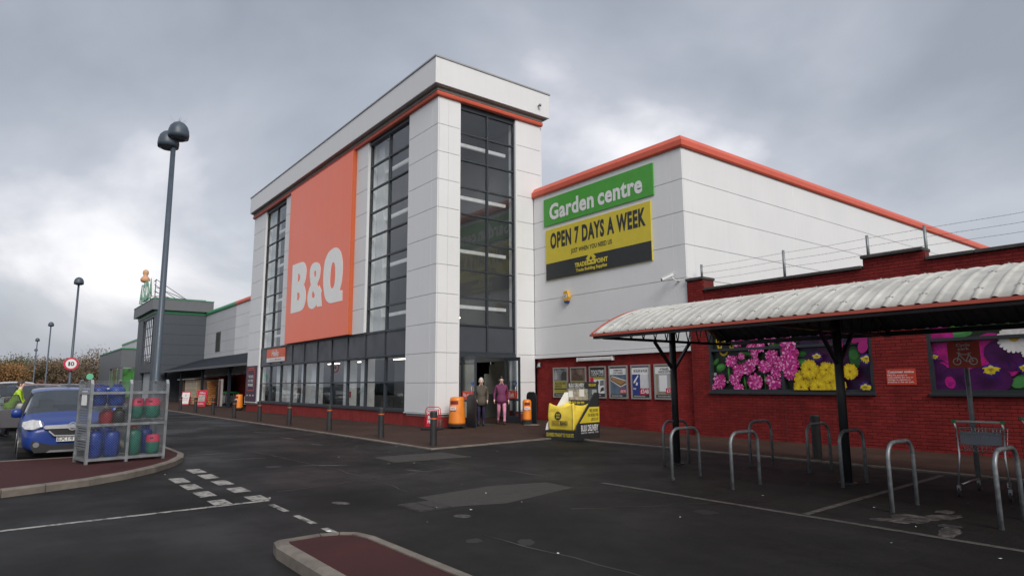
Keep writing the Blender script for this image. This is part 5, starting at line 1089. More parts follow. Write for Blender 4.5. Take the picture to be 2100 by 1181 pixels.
# ------------------------------------------------------------------ supermarket further along
SLATEW = mat('slate_cladding', (.050, .060, .073), .5, var=.06, vscale=.5, streak=.08); SLATEL = mat('slate_cladding_light', (.105, .115, .125), .5, var=.06, vscale=.5)
SGRN = mat('supermarket_green', (.035, .24, .10), .45, var=.06)
sup = thing('supermarket_building', 'dark grey supermarket with green trim beyond the store', 'building', (-73.3, 11.29, .05))
b = MB(); b.box(-74.6, -73.33, 11.32, 11.6, 0, 8.9); b.box(-73.6, -73.33, 11.6, 16.1, 0, 8.9); b.box(-84.9, -81.2, 11.32, 11.6, 0, 8.9); b.box(-81.2, -74.6, 11.34, 11.6, 3.0, 3.86); b.box(-81.2, -74.6, 11.34, 11.6, 8.6, 8.9); b.box(-84.9, -84.6, 11.6, 16.1, 0, 8.9); part('tower_wall', b, SLATEW, sup)
for k in range(8): piece('cladding_panel', (.03, 4.44, 1.02), (-73.315, 13.86, .6+1.035*k+.5), SLATEW, sup, .005)
b = MB(); b.box(-85.3, -72.9, 10.85, 11.0, 9.22, 10.30); b.box(-73.05, -72.9, 11.0, 16.55, 9.22, 10.30); b.box(-85.3, -85.15, 11.0, 16.5, 9.22, 10.3); b.box(-85.1, -73.06, 11.01, 16.5, 9.22, 9.35); part('fascia', b, mat('fascia_grey', (.115,.12,.13), .5, var=.05), sup)
b = MB(); b.box(-85.34, -72.86, 10.81, 11.05, 10.302, 10.38); b.box(-73.1, -72.86, 11.05, 16.59, 10.302, 10.38); part('green_edge', b, SGRN, sup)
b = MB(); b.box(-84.95, -73.26, 11.26, 11.4, 8.902, 9.218); b.box(-73.4, -73.26, 11.4, 16.0, 8.902, 9.218); part('green_band', b, SGRN, sup)
b = MB(); b.box(-84, -74, 12, 16, 10.3, 10.6); part('roof_plant', b, GALVD, sup)
xs = [-81.1+i*1.06 for i in range(6)]+[-75.75]; zs = [3.9, 4.85, 5.8, 6.75, 7.7, 8.55]
b = MB()
for x in xs: b.box(x-.04, x+.04, 11.40, 11.5, zs[0], zs[-1])
for z in zs: b.box(xs[0], xs[-1], 11.41, 11.49, z-.03, z+.03)
w = part('window', b, FRAME, sup)
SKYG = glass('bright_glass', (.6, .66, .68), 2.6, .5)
for a, c in zip(xs, xs[1:]):
    for z0, z1 in zip(zs, zs[1:]): piece('pane', (c-a-.08, .01, z1-z0-.06), ((a+c)/2, 11.45, (z0+z1)/2), SKYG, w, 0)
b = MB(); b.box(-81.1, -75.7, 11.7, 11.75, 0, 8.6); part('inner_wall', b, mat('pale_blind', (.36,.38,.40), .6), sup)
# white wall stretch with louvre between tower and store
for z0, z1 in zip(ZR[2:8], ZR[3:9]):
    for k in range(2): panA(-73.3+k*5.7, -73.3+(k+1)*5.7, z0, z1, YG, GREYCLAD, sup)
b = MB(); b.box(-73.3, -61.92, YG+PT+.003, YG+.4, 2.62, 8.86); part('wall', b, JOINT, sup)
b = MB(); extr(cp, (-73.3, YG, 8.88), (-61.92, YG, 8.88), (0, -1, 0), b); part('capping', b, SGRN, sup)
b = MB(); b.box(-68.6, -66.9, YG-.04, YG-.004, 4.9, 6.8, 0); part('louvre_panel', b, mat('louvre_dark', (.09,.09,.085), .6), sup)
for k in range(12): piece('louvre_slat', (1.66, .05, .03), (-67.75, YG-.06, 5.0+k*.15), MATS['louvre_dark'], sup, 0)
# low front block with green glazing
b = MB(); b.box(-122, -96.9, 11.3, 11.6, 4.0, 6.35); b.box(-97.2, -96.9, 11.6, 16, 4.0, 6.35); b.box(-122, -108, 11.3, 11.6, 0, 4.0); b.box(-98.4, -96.95, 11.32, 11.6, 0, 4.0); b.box(-97.2, -96.95, 15.5, 16, 0, 4); b.box(-122, -96.9, 15.9, 16.1, 0, 4); part('block_wall', b, SLATEL, sup)
b = MB(); b.box(-122.1, -96.8, 11.2, 16, 6.352, 6.5); part('green_edge', b, SGRN, sup)
b = MB(); b.box(-138, -85, 16.1, 16.3, 0, 8.9); part('wall', b, GREYCLAD, sup)
b = MB(); b.box(-138, -85, 16.02, 16.3, 8.902, 9.2); part('capping', b, SGRN, sup)
LEAFP = mat('green_poster', (.035, .15, .03), .4, var=.8, vscale=1.1)
for a in range(8):
    x = -108+a*1.2; piece('pane', (1.12, .02, 3.7), (x+.6, 11.45, 2.0), [LEAFP, mat('glazing_pale', (.28,.33,.30), .25, var=.5, vscale=2), LEAFP, mat('glazing_warm', (.22,.12,.07), .3, var=.6, vscale=2)][a % 4], sup, 0)
for a in range(3): piece('pane', (.02, 1.25, 3.7), (-97.0, 12.0+a*1.3, 2.0), LEAFP, sup, 0)
# rooftop letters
t = thing('rooftop_sign', 'green rooftop letters on a frame above the supermarket tower', 'sign', (-78, 10.95, 10.4))
MINT = mat('mint_letters', (.13, .45, .27), .45, var=.06)
vs, fs = text_mesh('ASDA', .04); x0 = min(v.x for v in vs); x1 = max(v.x for v in vs); y1 = max(v.y for v in vs); y0 = min(v.y for v in vs)
b = MB(); P = [Vector((-82.2+8.4*(v.x-x0)/(x1-x0), 10.86, 10.62+2.05*(v.y-y0)/(y1-y0))) for v in vs]; b.add(P, fs); b.add([p+Vector((0,.22,0)) for p in P], [tuple(reversed(f)) for f in fs])
from collections import Counter
ed = Counter(tuple(sorted((f[i], f[(i+1) % len(f)]))) for f in fs for i in range(len(f))); K = len(P); part('lettering', b, MINT, t)
e_ = MB(); b2 = [(f[i], f[(i+1) % len(f)]) for f in fs for i in range(len(f)) if ed[tuple(sorted((f[i], f[(i+1) % len(f)])))] == 1]
e_.add(P+[p+Vector((0,.22,0)) for p in P], [(j, i, i+K, j+K) for i, j in b2]); part('letter_return', e_, WHT, t)
b = MB()
for x in (-82, -79.3, -76.6, -73.9):
    for z in (10.7, 11.6, 12.4): b.bar((x, 11.12, z), (x+.1, 14.2, 10.42), .05)
    b.bar((x, 11.13, 10.40), (x, 11.13, 12.4), .07)
for z in (10.55, 12.3): b.bar((-82.3, 11.13, z), (-73.7, 11.13, z), .06)
part('support_frame', b, BLACK, t)
b = MB(); b.box(-82.3, -73.7, 10.95, 11.4, 10.385, 10.5); part('sign_plinth', b, GALVD, t)
b = MB(); b.lathe([(.05, 0), (.42, .15), (.5, .4), (.36, .65), (.2, .8), (.3, 1.05), (.28, 1.35), (.1, 1.5)], 12, (-80.0, 11.0, 12.75)); solo('sign_ornament', 'pale orange rounded ornament on top of the rooftop letters', 'ornament', b, mat('ornament_orange', (.55, .30, .16), .6), (-80.0, 11.0, 12.75), smooth=True)
# ------------------------------------------------------------------ trolley canopy and goods beneath
can = thing('trolley_canopy', 'dark lean-to canopy on posts between the store tower and supermarket', 'canopy', (-57, 12.3, .05)); DK = mat('canopy_dark', (.016, .020, .027), .8, var=.1, spec=.2)
b = MB(); b.add([(-72.9,12.0,3.02),(-41.9,12.0,3.02),(-41.9,15.97,4.36),(-72.9,15.97,4.36),(-72.9,12.0,2.96),(-41.9,12.0,2.96),(-41.9,15.97,4.30),(-72.9,15.97,4.30)], [(0,1,2,3),(7,6,5,4),(0,4,5,1),(1,5,6,2),(2,6,7,3),(3,7,4,0)]); part('roof', b, DK, can)
b = MB(); b.box(-72.9, -41.9, 11.88, 12.0, 2.88, 3.04); part('gutter', b, mat('canopy_gutter', (.09, .095, .10), .5), can)
for i in range(20): b = MB(); x = -72.5+i*1.6; b.bar((x, 12.0, 2.92), (x, 15.9, 4.25), .05, .09); part('rafter', b, DK, can)
for x in (-48.3, -56.3, -64.3, -71.9):
    b = MB(); b.box(x-.09, x+.09, 12.2, 12.38, 0, 2.95); p = part('post', b, DK, can)
    b = MB()
    for s in (-1, 1): b.prism([(0,0),(0,-.5),(s*.1,-.32),(s*.3,-.14),(s*.75,-.04),(s*.75,0)] if s > 0 else [(0,0),(-.75,0),(-.75,-.04),(-.3,-.14),(-.1,-.32),(0,-.5)], (x, 12.33, 2.9), XA, ZA, .06)
    part('bracket', b, DK, p)
TIM = mat('timber_boards', (.42, .35, .25), .8, var=.2, vscale=3, island=.1); TIMR = mat('timber_brown', (.15, .07, .045), .8, var=.25)
t = thing('timber_shed', 'pale timber garden shed display under the canopy', 'shed', (-62.5, 12.9, .08))
for k in range(10): piece('board', (4.6, .04, .195), (-61.6, 12.55, .2+k*.2), TIM, t, .006)
for k in range(10): piece('board', (.04, 2.0, .195), (-59.28, 13.58, .2+k*.2), TIM, t, .006)
b = MB(); b.add([(-66.2,12.3,2.12),(-59.1,12.3,2.12),(-59.1,14.7,2.42),(-66.2,14.7,2.42),(-66.2,12.3,2.2),(-59.1,12.3,2.2),(-59.1,14.7,2.5),(-66.2,14.7,2.5)], [(3,2,1,0),(4,5,6,7),(0,1,5,4),(1,2,6,5),(2,3,7,6),(3,0,4,7)]); part('shed_roof', b, mat('shed_felt', (.30,.27,.22), .9, var=.2), t)
for i, x in enumerate((-65.9, -65.2, -64.6)): b = MB(); b.box(x-.22, x+.22, 12.52, 12.6, .1, 2.1); part('door_panel', b, TIMR, t)
b = MB(); b.box(-59.3, -66.1, 14.5, 14.6, .08, 2.2); part('back_wall', b, TIM, t)
ORB = mat('orange_sack', (.48, .19, .05), .6, var=.35, vscale=5)
def sacks(x, y, n, lab, m=ORB):
    t = thing('sack_stack', lab, 'sacks', (x, y, .08))
    for k in range(n):
        b = MB(); b.box(-.42, .42, -.28, .28, .01+k*.17, .165+k*.17); o = part('sack', b, m, t, world=False, bevel=.05); o.location.x = random.uniform(-.05, .05); o.rotation_euler.z = random.uniform(-.1, .1)
sacks(-56.3, 13.0, 11, 'tall stack of orange sacks beside the timber shed'); sacks(-57.9, 12.6, 7, 'lower stack of orange sacks in front of the timber shed'); sacks(-58.9, 12.2, 4, 'lowest stack of tan sacks by the red sign', mat('tan_sack', (.35,.25,.14), .7, var=.3, vscale=6))
def aboard(x, y, w, h, mface, lab, words, tm, rot=.5):
    t = thing('pavement_sign', lab, 'sign', (x, y, zg(x, y)+.03), rot)
    b = MB(); b.prism([(-w/2,0),(w/2,0),(w/2,h),(-w/2,h)], (0,0,0), XA, Vector((0,.15,.99)), .02); part('sign_frame', b, REDP, t, world=False)
    b = MB(); b.prism([(-w/2+.05,.08),(w/2-.05,.08),(w/2-.05,h-.06),(-w/2+.05,h-.06)], (0,-.021,0), XA, Vector((0,.15,.99)), .004); part('sign_face', b, mface, t, world=False)
    b = MB(); b.bar((-w/2+.03, .1, .5), (-w/2+.03, .42, 0), .03); b.bar((w/2-.03, .1, .5), (w/2-.03, .42, 0), .03); part('rear_leg', b, REDP, t, world=False)
    for s_, v, ww, hh in words: lettering(s_, Vector((0, -.026+.15*v, .99*v)), XA, Vector((0,.15,.99)), ww, hh, tm, t, .01, .002, world=False)
aboard(-58.4, 11.5, .95, 1.05, WHT, 'white pavement sign with red edge in front of the timber shed', [('O', .75, .16, .16), ('trade card', .52, .6, .09), ('apply here', .36, .6, .06)], PRED)
aboard(-53.3, 11.6, 1.0, 1.2, PRED, 'red pavement sign with pale picture panel beside the sacks', [('Offers', 1.0, .6, .13), ('in store', .2, .6, .11)], WHT)
patch_t = bpy.data.objects['pavement_sign.002'] if 'pavement_sign.002' in bpy.data.objects else None
b = MB(); b.prism([(-.34,.34),(.34,.34),(.34,.86),(-.34,.86)], (0,-.0262,0), XA, Vector((0,.15,.99)), .003); part('picture_panel', b, mat('photo_beige', (.36,.33,.28), .5, var=.5, vscale=6), patch_t, world=False)
def flat_trolley(x, y, lab, n):
    t = thing('trolley_row', lab, 'trolleys', (x, y, zg(x, y)+.03)); 
    for k in range(n):
        b = MB(); x0 = -k*.45
        for s in (-.35, .35): b.tube([(x0, s, .95), (x0, s, .2), (x0-1.0, s, .2), (x0-1.05, s, .75)], .02, 6)
        for z in (.3, .45, .6, .75): b.bar((x0-.02, -.35, z), (x0-.02, .35, z), .01)
        for q in range(5): b.bar((x0, -.3+q*.15, .2), (x0, -.3+q*.15, .8), .01)
        o = part('trolley_frame', b, CHR, t, world=False)
        b = MB(); b.box(x0-.12, x0+.05, -.38, .38, .95, 1.06); part('handle_bar', b, TGRN, o, world=False)
        for s in (-.3, .3):
            for xx in (x0-.1, x0-.9): b = MB(); b.tube([(xx, s-.02, .07), (xx, s+.02, .07)], .07, 10); part('wheel', b, RUBBER, o, world=False)
flat_trolley(-50.5, 13.2, 'row of trolleys with green handles behind the canopy post', 4); flat_trolley(-45.0, 13.6, 'row of trolleys with green handles beside the tower', 6)
t = thing('totem_sign', 'narrow dark red totem on a black base under the canopy', 'sign', (-49.6, 12.1, .09))
b = MB(); b.box(-49.9, -49.3, 12.0, 12.12, .15, 2.0); part('totem_panel', b, mat('totem_red', (.12,.02,.02), .5), t); b = MB(); b.box(-50.4, -48.6, 11.8, 12.3, .09, .17); part('totem_base', b, RUBBER, t)
b = MB(); b.box(-49.95, -49.9, 11.99, 12.13, .15, 2.05); b.box(-49.3, -49.25, 11.99, 12.13, .15, 2.05); part('totem_edge', b, mat('totem_grey', (.3,.28,.27), .5), t)
# ------------------------------------------------------------------ lamp posts
LP = mat('lamp_post_blue', (.055, .075, .10), .45, var=.12, rvar=.1)
def lamp_head(b, c, r):
    prof = [(r*.98, -.20), (r*1.02, -.10), (r*.97, .02), (r*.82, .13), (r*.55, .21), (r*.25, .25), (.02, .26)]
    b.lathe(prof, 20, c); return b
def lamp(loc, H, rot, lab, double=False):
    t = thing('lamp_post', lab, 'lamp post', loc, rot, 'lamp posts along the car park lane')
    b = MB(); b.tube([(0,0,-.1),(0,0,1.2),(0,0,1.25),(0,0,H-.3)], [.10,.10,.085,.06], 14); part('column', b, LP, t, world=False, smooth=True)
    for k, (cx, cy, cz) in enumerate(((.13, .0, H-.05), (-.16, .0, H-.27)) if double else ((0, 0, H),)):
        b = MB(); lamp_head(b, (cx, cy, cz-.1), .255 if double else .27); o = part('lamp_head', b, LP, t, world=False, smooth=True)
        b = MB(); b.lathe([(.17, -.24), (.2, -.21), (.2, -.20)], 16, (cx, cy, cz-.1)); part('lamp_lens', b, mat('lens_dark', (.08,.09,.11), .2), o, world=False)
        if double: b = MB(); b.tube([(0,0,H-.5), (cx*.5,0,cz-.25), (cx,0,cz-.25)], .05, 8); part('arm', b, LP, t, world=False, smooth=True)
    b = MB(); b.box(-.01, .10, -.05, .05, .5, 1.0); part('access_door', b, LP, t, world=False)
    if double:
        b = MB()
        for k in range(26): a = random.uniform(0, 6.28); r = random.uniform(0, .14); b.bar((.13+r*math.cos(a), r*math.sin(a), H+.09), (.13+1.9*r*math.cos(a), 1.9*r*math.sin(a), H+.10+random.uniform(.05, .11)), .002)
        part('bird_spikes', b, GALVD, t, world=False)
lamp((-18.35, 2.93, .1), 8.30, math.radians(40), 'tall blue grey lamp post with two domed heads behind the gas cage', True)
for x, y, lab in ((-49.2, 3.06, 'second nearest lamp post, carrying the round 10 sign'), (-85.5, 3.18, 'third nearest lamp post with one domed head'), (-115, 2.87, 'fourth nearest lamp post in the car park row'), (-147, 3.6, 'fifth lamp post, just left of the fourth one'), (-190, 10.9, 'farthest small lamp post right of the 10 sign')): lamp((x, y, 0), 8.35, .3, lab)
t = thing('speed_sign', 'round white 10 speed limit sign with red rim on the lamp post', 'sign', (-49.05, 3.06, 2.4)); 
sa = math.radians(80); sx_ = Vector((math.cos(sa), math.sin(sa), 0)); nn = sx_.cross(ZA); c0 = Vector((-49.08, 3.06, 3.0))+nn*.12
b = MB(); b.disc(c0, sx_, ZA, .40, 28, .012); part('rim', b, PRED, t); b = MB(); b.disc(c0+nn*.012, sx_, ZA, .29, 28, .003); part('sign_face', b, WHT, t); lettering('1', c0+nn*.016-sx_*.10, sx_, ZA, .09, .26, BLK, t, .03, .002); lettering('0', c0+nn*.016+sx_*.07, sx_, ZA, .19, .26, BLK, t, .03, .002)
b = MB(); b.bar(c0-nn*.02, c0-nn*.14, .06); part('clamp', b, GALVD, t)
t = thing('round_sign', 'small green disc sign on a thin post by the parked cars', 'sign', (-60, 5.0, 0)); b = MB(); b.tube([(-60, 5.0, 0), (-60, 5.0, 2.3)], .035, 8); part('post', b, GALVD, t)
b = MB(); b.disc(Vector((-59.95, 5.0, 2.35)), Vector((0,1,0)), ZA, .24, 20, .015); part('disc', b, MINT, t)
# ------------------------------------------------------------------ cars
TYRE = mat('tyre', (.014, .014, .015), .8); RIM = mat('alloy_rim', (.36, .37, .38), .35, .8); CGL = glass('car_glass', (.50, .57, .56), 1.3, .07); CBLK = mat('car_black', (.018, .018, .02), .5); HLT = mat('headlamp', (.52, .53, .54), .18, .3, var=.25, vscale=22, coat=1); CHROME = mat('chrome', (.60, .61, .62), .28, .45); PLATE = mat('plate_white', (.62, .62, .60), .5); TLT = mat('tail_lamp', (.30, .01, .01), .3); SEAT = mat('car_interior', (.05, .052, .05), .8)
def car(name, label, loc, rot, col, L=4.28, W=1.77, H=1.62, kind='suv', grille=True, plate=None, group='cars in the car park', dirty=.06):
    t = thing(name, label, 'car', loc, rot, group); pm = mat('paint_%.2f_%.2f_%.2f' % col, col, .42, .0, var=dirty, vscale=2, coat=.3, spec=.35); hw = W/2
    s = H/1.62; zb = .24*s
    # x from front(+L/2) to rear; (x, zbelt, ztop, hw, hwtop, cabin)
    if kind == 'suv': st = [(.5, .62, .70, .74, .55, 0), (.487, .66, .80, .86, .68, 0), (.44, .74, .88, .95, .76, 0), (.37, .86, .95, .99, .82, 0), (.27, .95, 1.02, 1, .84, 0), (.235, .97, 1.06, 1, .82, 0), (.07, 1.00, 1.55, 1, .66, 1), (-.02, 1.01, 1.61, 1, .66, 1), (-.2, 1.03, 1.62, 1, .65, 1), (-.36, 1.06, 1.57, .99, .62, 1), (-.455, 1.02, 1.14, .96, .74, 0), (-.485, .9, 1.0, .92, .7, 0), (-.5, .66, .8, .84, .6, 0)]
    else: st = [(.5, .56, .64, .72, .55, 0), (.485, .60, .72, .86, .68, 0), (.43, .68, .80, .95, .76, 0), (.35, .78, .87, .99, .82, 0), (.25, .86, .93, 1, .84, 0), (.215, .88, .97, 1, .82, 0), (.05, .92, 1.40, 1, .64, 1), (-.03, .93, 1.46, 1, .64, 1), (-.2, .95, 1.46, 1, .63, 1), (-.38, .97, 1.40, .99, .60, 1), (-.46, .95, 1.06, .96, .72, 0), (-.485, .84, .94, .92, .7, 0), (-.5, .6, .74, .84, .6, 0)]
    if kind == 'sedan': H = H
    k = H/(1.62 if kind == 'suv' else 1.46)
    rows = []
    for x, zbelt, ztop, w, wt, cab in st:
        zbelt *= k; ztop *= k; h = hw*w; ht = hw*(wt if not cab else wt+.14)
        if cab: prof = [(.0, zb), (h*.80, zb), (h*.97, zb+.10), (h, zb+.34), (h*.985, zbelt-.04), (h*.965, zbelt), (ht, ztop-.07), (ht*.86, ztop-.012), (0, ztop+.02)]
        else: prof = [(.0, zb), (h*.80, zb), (h*.97, zb+.10), (h, zb+.30), (h*.985, zbelt-.06), (h*.95, zbelt), (h*.90, zbelt+.5*(ztop-zbelt)), (h*.72, ztop-.005), (0, ztop+.03)]
        rows.append([(x*L, y, z) for y, z in prof])
    n = len(rows[0]); body, gl = MB(), MB()
    def vv(i, j, sgn): x, y, z = rows[i][j]; return (x, y*sgn, z)
    for i in range(len(rows)-1):
        for j in range(n-1):
            g = False; ci, cj = st[i][5], st[i+1][5]
            if j in (5,) and (ci and cj): g = True
            if ci != cj and j >= 6: g = True
            if ci != cj and j == 5: g = (i > 7) or True
            for sgn in (1, -1):
                q = [vv(i, j, sgn), vv(i+1, j, sgn), vv(i+1, j+1, sgn), vv(i, j+1, sgn)]
                (gl if g else body).add(q, [(0,1,2,3) if sgn < 0 else (3,2,1,0)])
    for i in (0, len(rows)-1):
        for j in range(n-1):
            q = [vv(i, j, 1), vv(i, j+1, 1), vv(i, j+1, -1), vv(i, j, -1)]; body.add(q, [(0,1,2,3) if i == 0 else (3,2,1,0)])
    def weld(mb):
        bm = bmesh.new(); vs = [bm.verts.new(v) for v in mb.v]
        for f in mb.f:
            try: bm.faces.new([vs[i] for i in f])
            except ValueError: pass
        bmesh.ops.remove_doubles(bm, verts=bm.verts, dist=.0005); bmesh.ops.recalc_face_normals(bm, faces=bm.faces)
        o = MB(); bm.verts.index_update(); o.add([v.co[:] for v in bm.verts], [[v.index for v in f.verts] for f in bm.faces]); bm.free(); return o
    part('car_body', weld(body), pm, t, world=False, smooth=True, sub=2); part('car_glazing', weld(gl), CGL, t, world=False, smooth=True, sub=2)
    b = MB(); b.box(-L*.36, L*.2, -hw*.85, hw*.85, zb+.05, .55*k); 
    for x in (.03, -.2):
        for y in (-.4, .4): b.box(x*L-.1, x*L+.08, y-.22, y+.22, .5*k, 1.12*k); b.box(x*L-.12, x*L-.02, y-.12, y+.12, 1.12*k, 1.32*k)
    part('cabin_interior', b, SEAT, t, world=False)
    wr = .345 if kind == 'suv' else .315
    for x in (L*.305, -L*.30):
        for sg in (1, -1):
            b = MB(); b.tube([(x, sg*(hw-.235), wr), (x, sg*(hw-.0), wr)], wr+.055, 24); part('wheel_arch', b, CBLK, t, world=False)
            b = MB(); b.tube([(x, sg*(hw-.215), wr), (x, sg*(hw-.02), wr), (x, sg*(hw+.006), wr)], [wr, wr, wr-.03], 24); w = part('tyre', b, TYRE, t, world=False)
            b = MB(); b.tube([(x, sg*(hw-.02), wr), (x, sg*(hw+.012), wr)], wr*.66, 20); part('rim', b, RIM, w, world=False)
    fx = L/2
    for sg in (1, -1):
        b = MB(); b.prism([(-.20,-.05),(-.06,-.11),(.12,-.10),(.19,-.03),(.19,.06),(.02,.11),(-.14,.085)], (0,0,0), YA_, ZA, .16); 
        o = part('headlight', b, HLT, t, world=False, bevel=.02); o.location = (fx*.93-.075, sg*hw*.72, .80*k); o.rotation_euler = (0, -.25, 0); o.rotation_euler.z = sg*.42; o.scale = (1, sg, 1)
        b = MB(); b.prism([(-.08,-.1),(.08,-.1),(.1,.12),(-.06,.14)], (0,0,0), YA_, ZA, .06); o = part('tail_light', b, TLT, t, world=False); o.location = (-L/2+.02, sg*hw*.78, .95*k); o.rotation_euler.z = PI+sg*-.25
        b = MB(); b.lathe([(.02,-.10),(.09,-.085),(.105,0),(.09,.085),(.03,.10)], 12, (0,0,0), 0, .55, 1.0); o = part('mirror', b, pm, t, world=False, smooth=True); o.location = (L*.135, sg*(hw+.07), 1.04*k)
        b = MB(); b.bar((L*.135, sg*(hw-.03), .98*k), (L*.135, sg*(hw+.05), 1.0*k), .05); part('mirror_arm', b, CBLK, t, world=False)
        for xx in (.075, -.12, -.30): b = MB(); b.bar((xx*L*.98+.0, sg*hw*.985, 1.0*k), (xx*L*1.0-.03, sg*hw*.80, (1.5 if kind == 'suv' else 1.36)*k), .06, .03); part('pillar', b, CBLK, t, world=False)
        for xx in (-.02, -.19): b = MB(); b.box(xx*L-.09, xx*L+.09, sg*hw*.995-.012, sg*hw*.995+.02, .90*k, .94*k); part('door_handle', b, pm, t, world=False)
    b = MB(); b.prism([(-.46,.06),(-.34,-.10),(.34,-.10),(.46,.06),(.44,.10),(-.44,.10)], (fx*.965+.035, 0, .70*k), YA_, ZA, .09); part('grille', b, CBLK, t, world=False)
    b = MB(); b.prism([(-.50,.075),(-.47,.045),(.47,.045),(.50,.075),(.47,.115),(.12,.125),(-.12,.125),(-.47,.115)], (fx*.97+.035, 0, .70*k), YA_, ZA, .10); b.tube([(fx*.99+.07, -.40, .70*k), (fx*1.0+.07, -.3, .60*k), (fx*1.0+.075, 0, .59*k), (fx*1.0+.07, .3, .60*k), (fx*.99+.07, .40, .70*k)], .014, 6); part('grille_bar', b, CHROME, t, world=False)
    b = MB(); b.prism([[(.085*math.cos(2*PI*q/20), .085*math.sin(2*PI*q/20)) for q in range(20)], [(.068*math.cos(2*PI*q/20), .068*math.sin(2*PI*q/20)) for q in range(20)]], (fx*.97+.136, 0, .79*k), YA_, ZA, .012); b.prism([(-.05,-.03),(-.01,-.01),(.01,-.045),(.03,.0),(.05,.03),(.0,.02),(-.04,.035),(-.02,.005)], (fx*.97+.136, 0, .79*k), YA_, ZA, .01); part('badge', b, CHROME, t, world=False)
    b = MB(); b.prism([(-.70,.0),(-.62,-.12),(.62,-.12),(.70,.0),(.66,.12),(.35,.03),(-.35,.03),(-.66,.12)], (fx*.95+.02, 0, .38*k), YA_, ZA, .11); part('lower_bumper', b, CBLK, t, world=False)
    b = MB(); b.prism([(-.42,-.02),(.42,-.02),(.36,.02),(-.36,.02)], (fx*.96+.05, 0, .275*k), YA_, ZA, .08); part('skid_plate', b, RIM, t, world=False)
    for sg in (1, -1): b = MB(); b.tube([(fx*.95, sg*.60, .42*k), (fx*.95+.14, sg*.60, .42*k)], .055, 14); part('fog_lamp', b, RIM, t, world=False)
    b = MB(); b.box(fx*.985, fx*.985+.085, -.26, .26, .475*k, .585*k); p = part('number_plate', b, PLATE, t, world=False)
    if plate: lettering(plate, (fx*.985+.086, -.045, .53*k), YA_, ZA, .40, .078, BLK, p, .0, .002, world=False)
    for sg in (.35, -.15): b = MB(); b.bar((L*.21, sg*hw, 1.065*k), (L*.19, sg*hw-.5*hw, 1.10*k), .012); part('wiper', b, CBLK, t, world=False)
    return t
BLUE = (.008, .035, .20)
car('parked_car', 'bright blue crossover car facing the camera behind the gas cage', (-16.85-2.14, 1.17, 0), 0, BLUE, 4.28, 1.76, 1.58, 'suv', plate='EX14 G')
for x, y, r, c, kind, H, lab in [(-25.0, 1.33, 0, (.30,.29,.27), 'suv', 1.58, 'silver beige estate car parked behind the blue car'), (-32, 1.0, 0, (.10,.015,.015), 'suv', 1.72, 'dark red car third in the row behind the blue car'), (-26.0, -1.22, 0, (.075,.072,.082), 'hatch', 1.48, 'dark grey hatchback at the left edge with the man beside it'),
    (-38.5, .3, 0, (.45,.45,.45), 'suv', 1.85, 'white car with pale roof behind the man in yellow'), (-36.0, -1.5, 0, (.33,.42,.45), 'hatch', 1.5, 'pale silver hatchback at the far left edge'), (-46, .7, 0, (.06,.07,.10), 'suv', 1.7, 'dark blue grey car farther down the parking row'),
    (-54, 1.4, 0, (.30,.31,.33), 'hatch', 1.5, 'grey car in the distant parking row'), (-62, 3.0, 0, (.40,.45,.44), 'suv', 1.7, 'pale car in the distance below the 10 sign'), (-40, 2.5, 0, (.02,.022,.026), 'suv', 1.74, 'black tall car showing just above the blue car')]:
    car('parked_car', lab, (x, y, 0), r, c, 4.3, 1.78, H, kind)
# open door of the dark grey hatchback
t = thing('open_car_door', 'open dark grey car door at the left edge beside the man', 'car door', (-24.7, -.36, .40), math.radians(84)); pm = MATS['paint_0.07_0.07_0.08'] if 'paint_0.07_0.07_0.08' in MATS else mat('door_paint', (.13,.13,.145), .32, coat=.7)
b = MB(); b.prism([(0,0),(.80,0),(.85,.25),(.83,.55),(0,.52)], (0,0,0), XA, ZA, .08); part('door_panel', b, pm, t, world=False, bevel=.02)
b = MB(); b.tube([(0,-.04,.5),(.24,.02,.93),(.65,.04,.95),(.81,-.02,.55)], .022, 6); part('window_frame', b, CBLK, t, world=False); b = MB(); b.prism([(.02,.52),(.80,.55),(.64,.94),(.25,.92)], (0,-.03,0), XA, ZA, .006); part('pane', b, CGL, t, world=False)
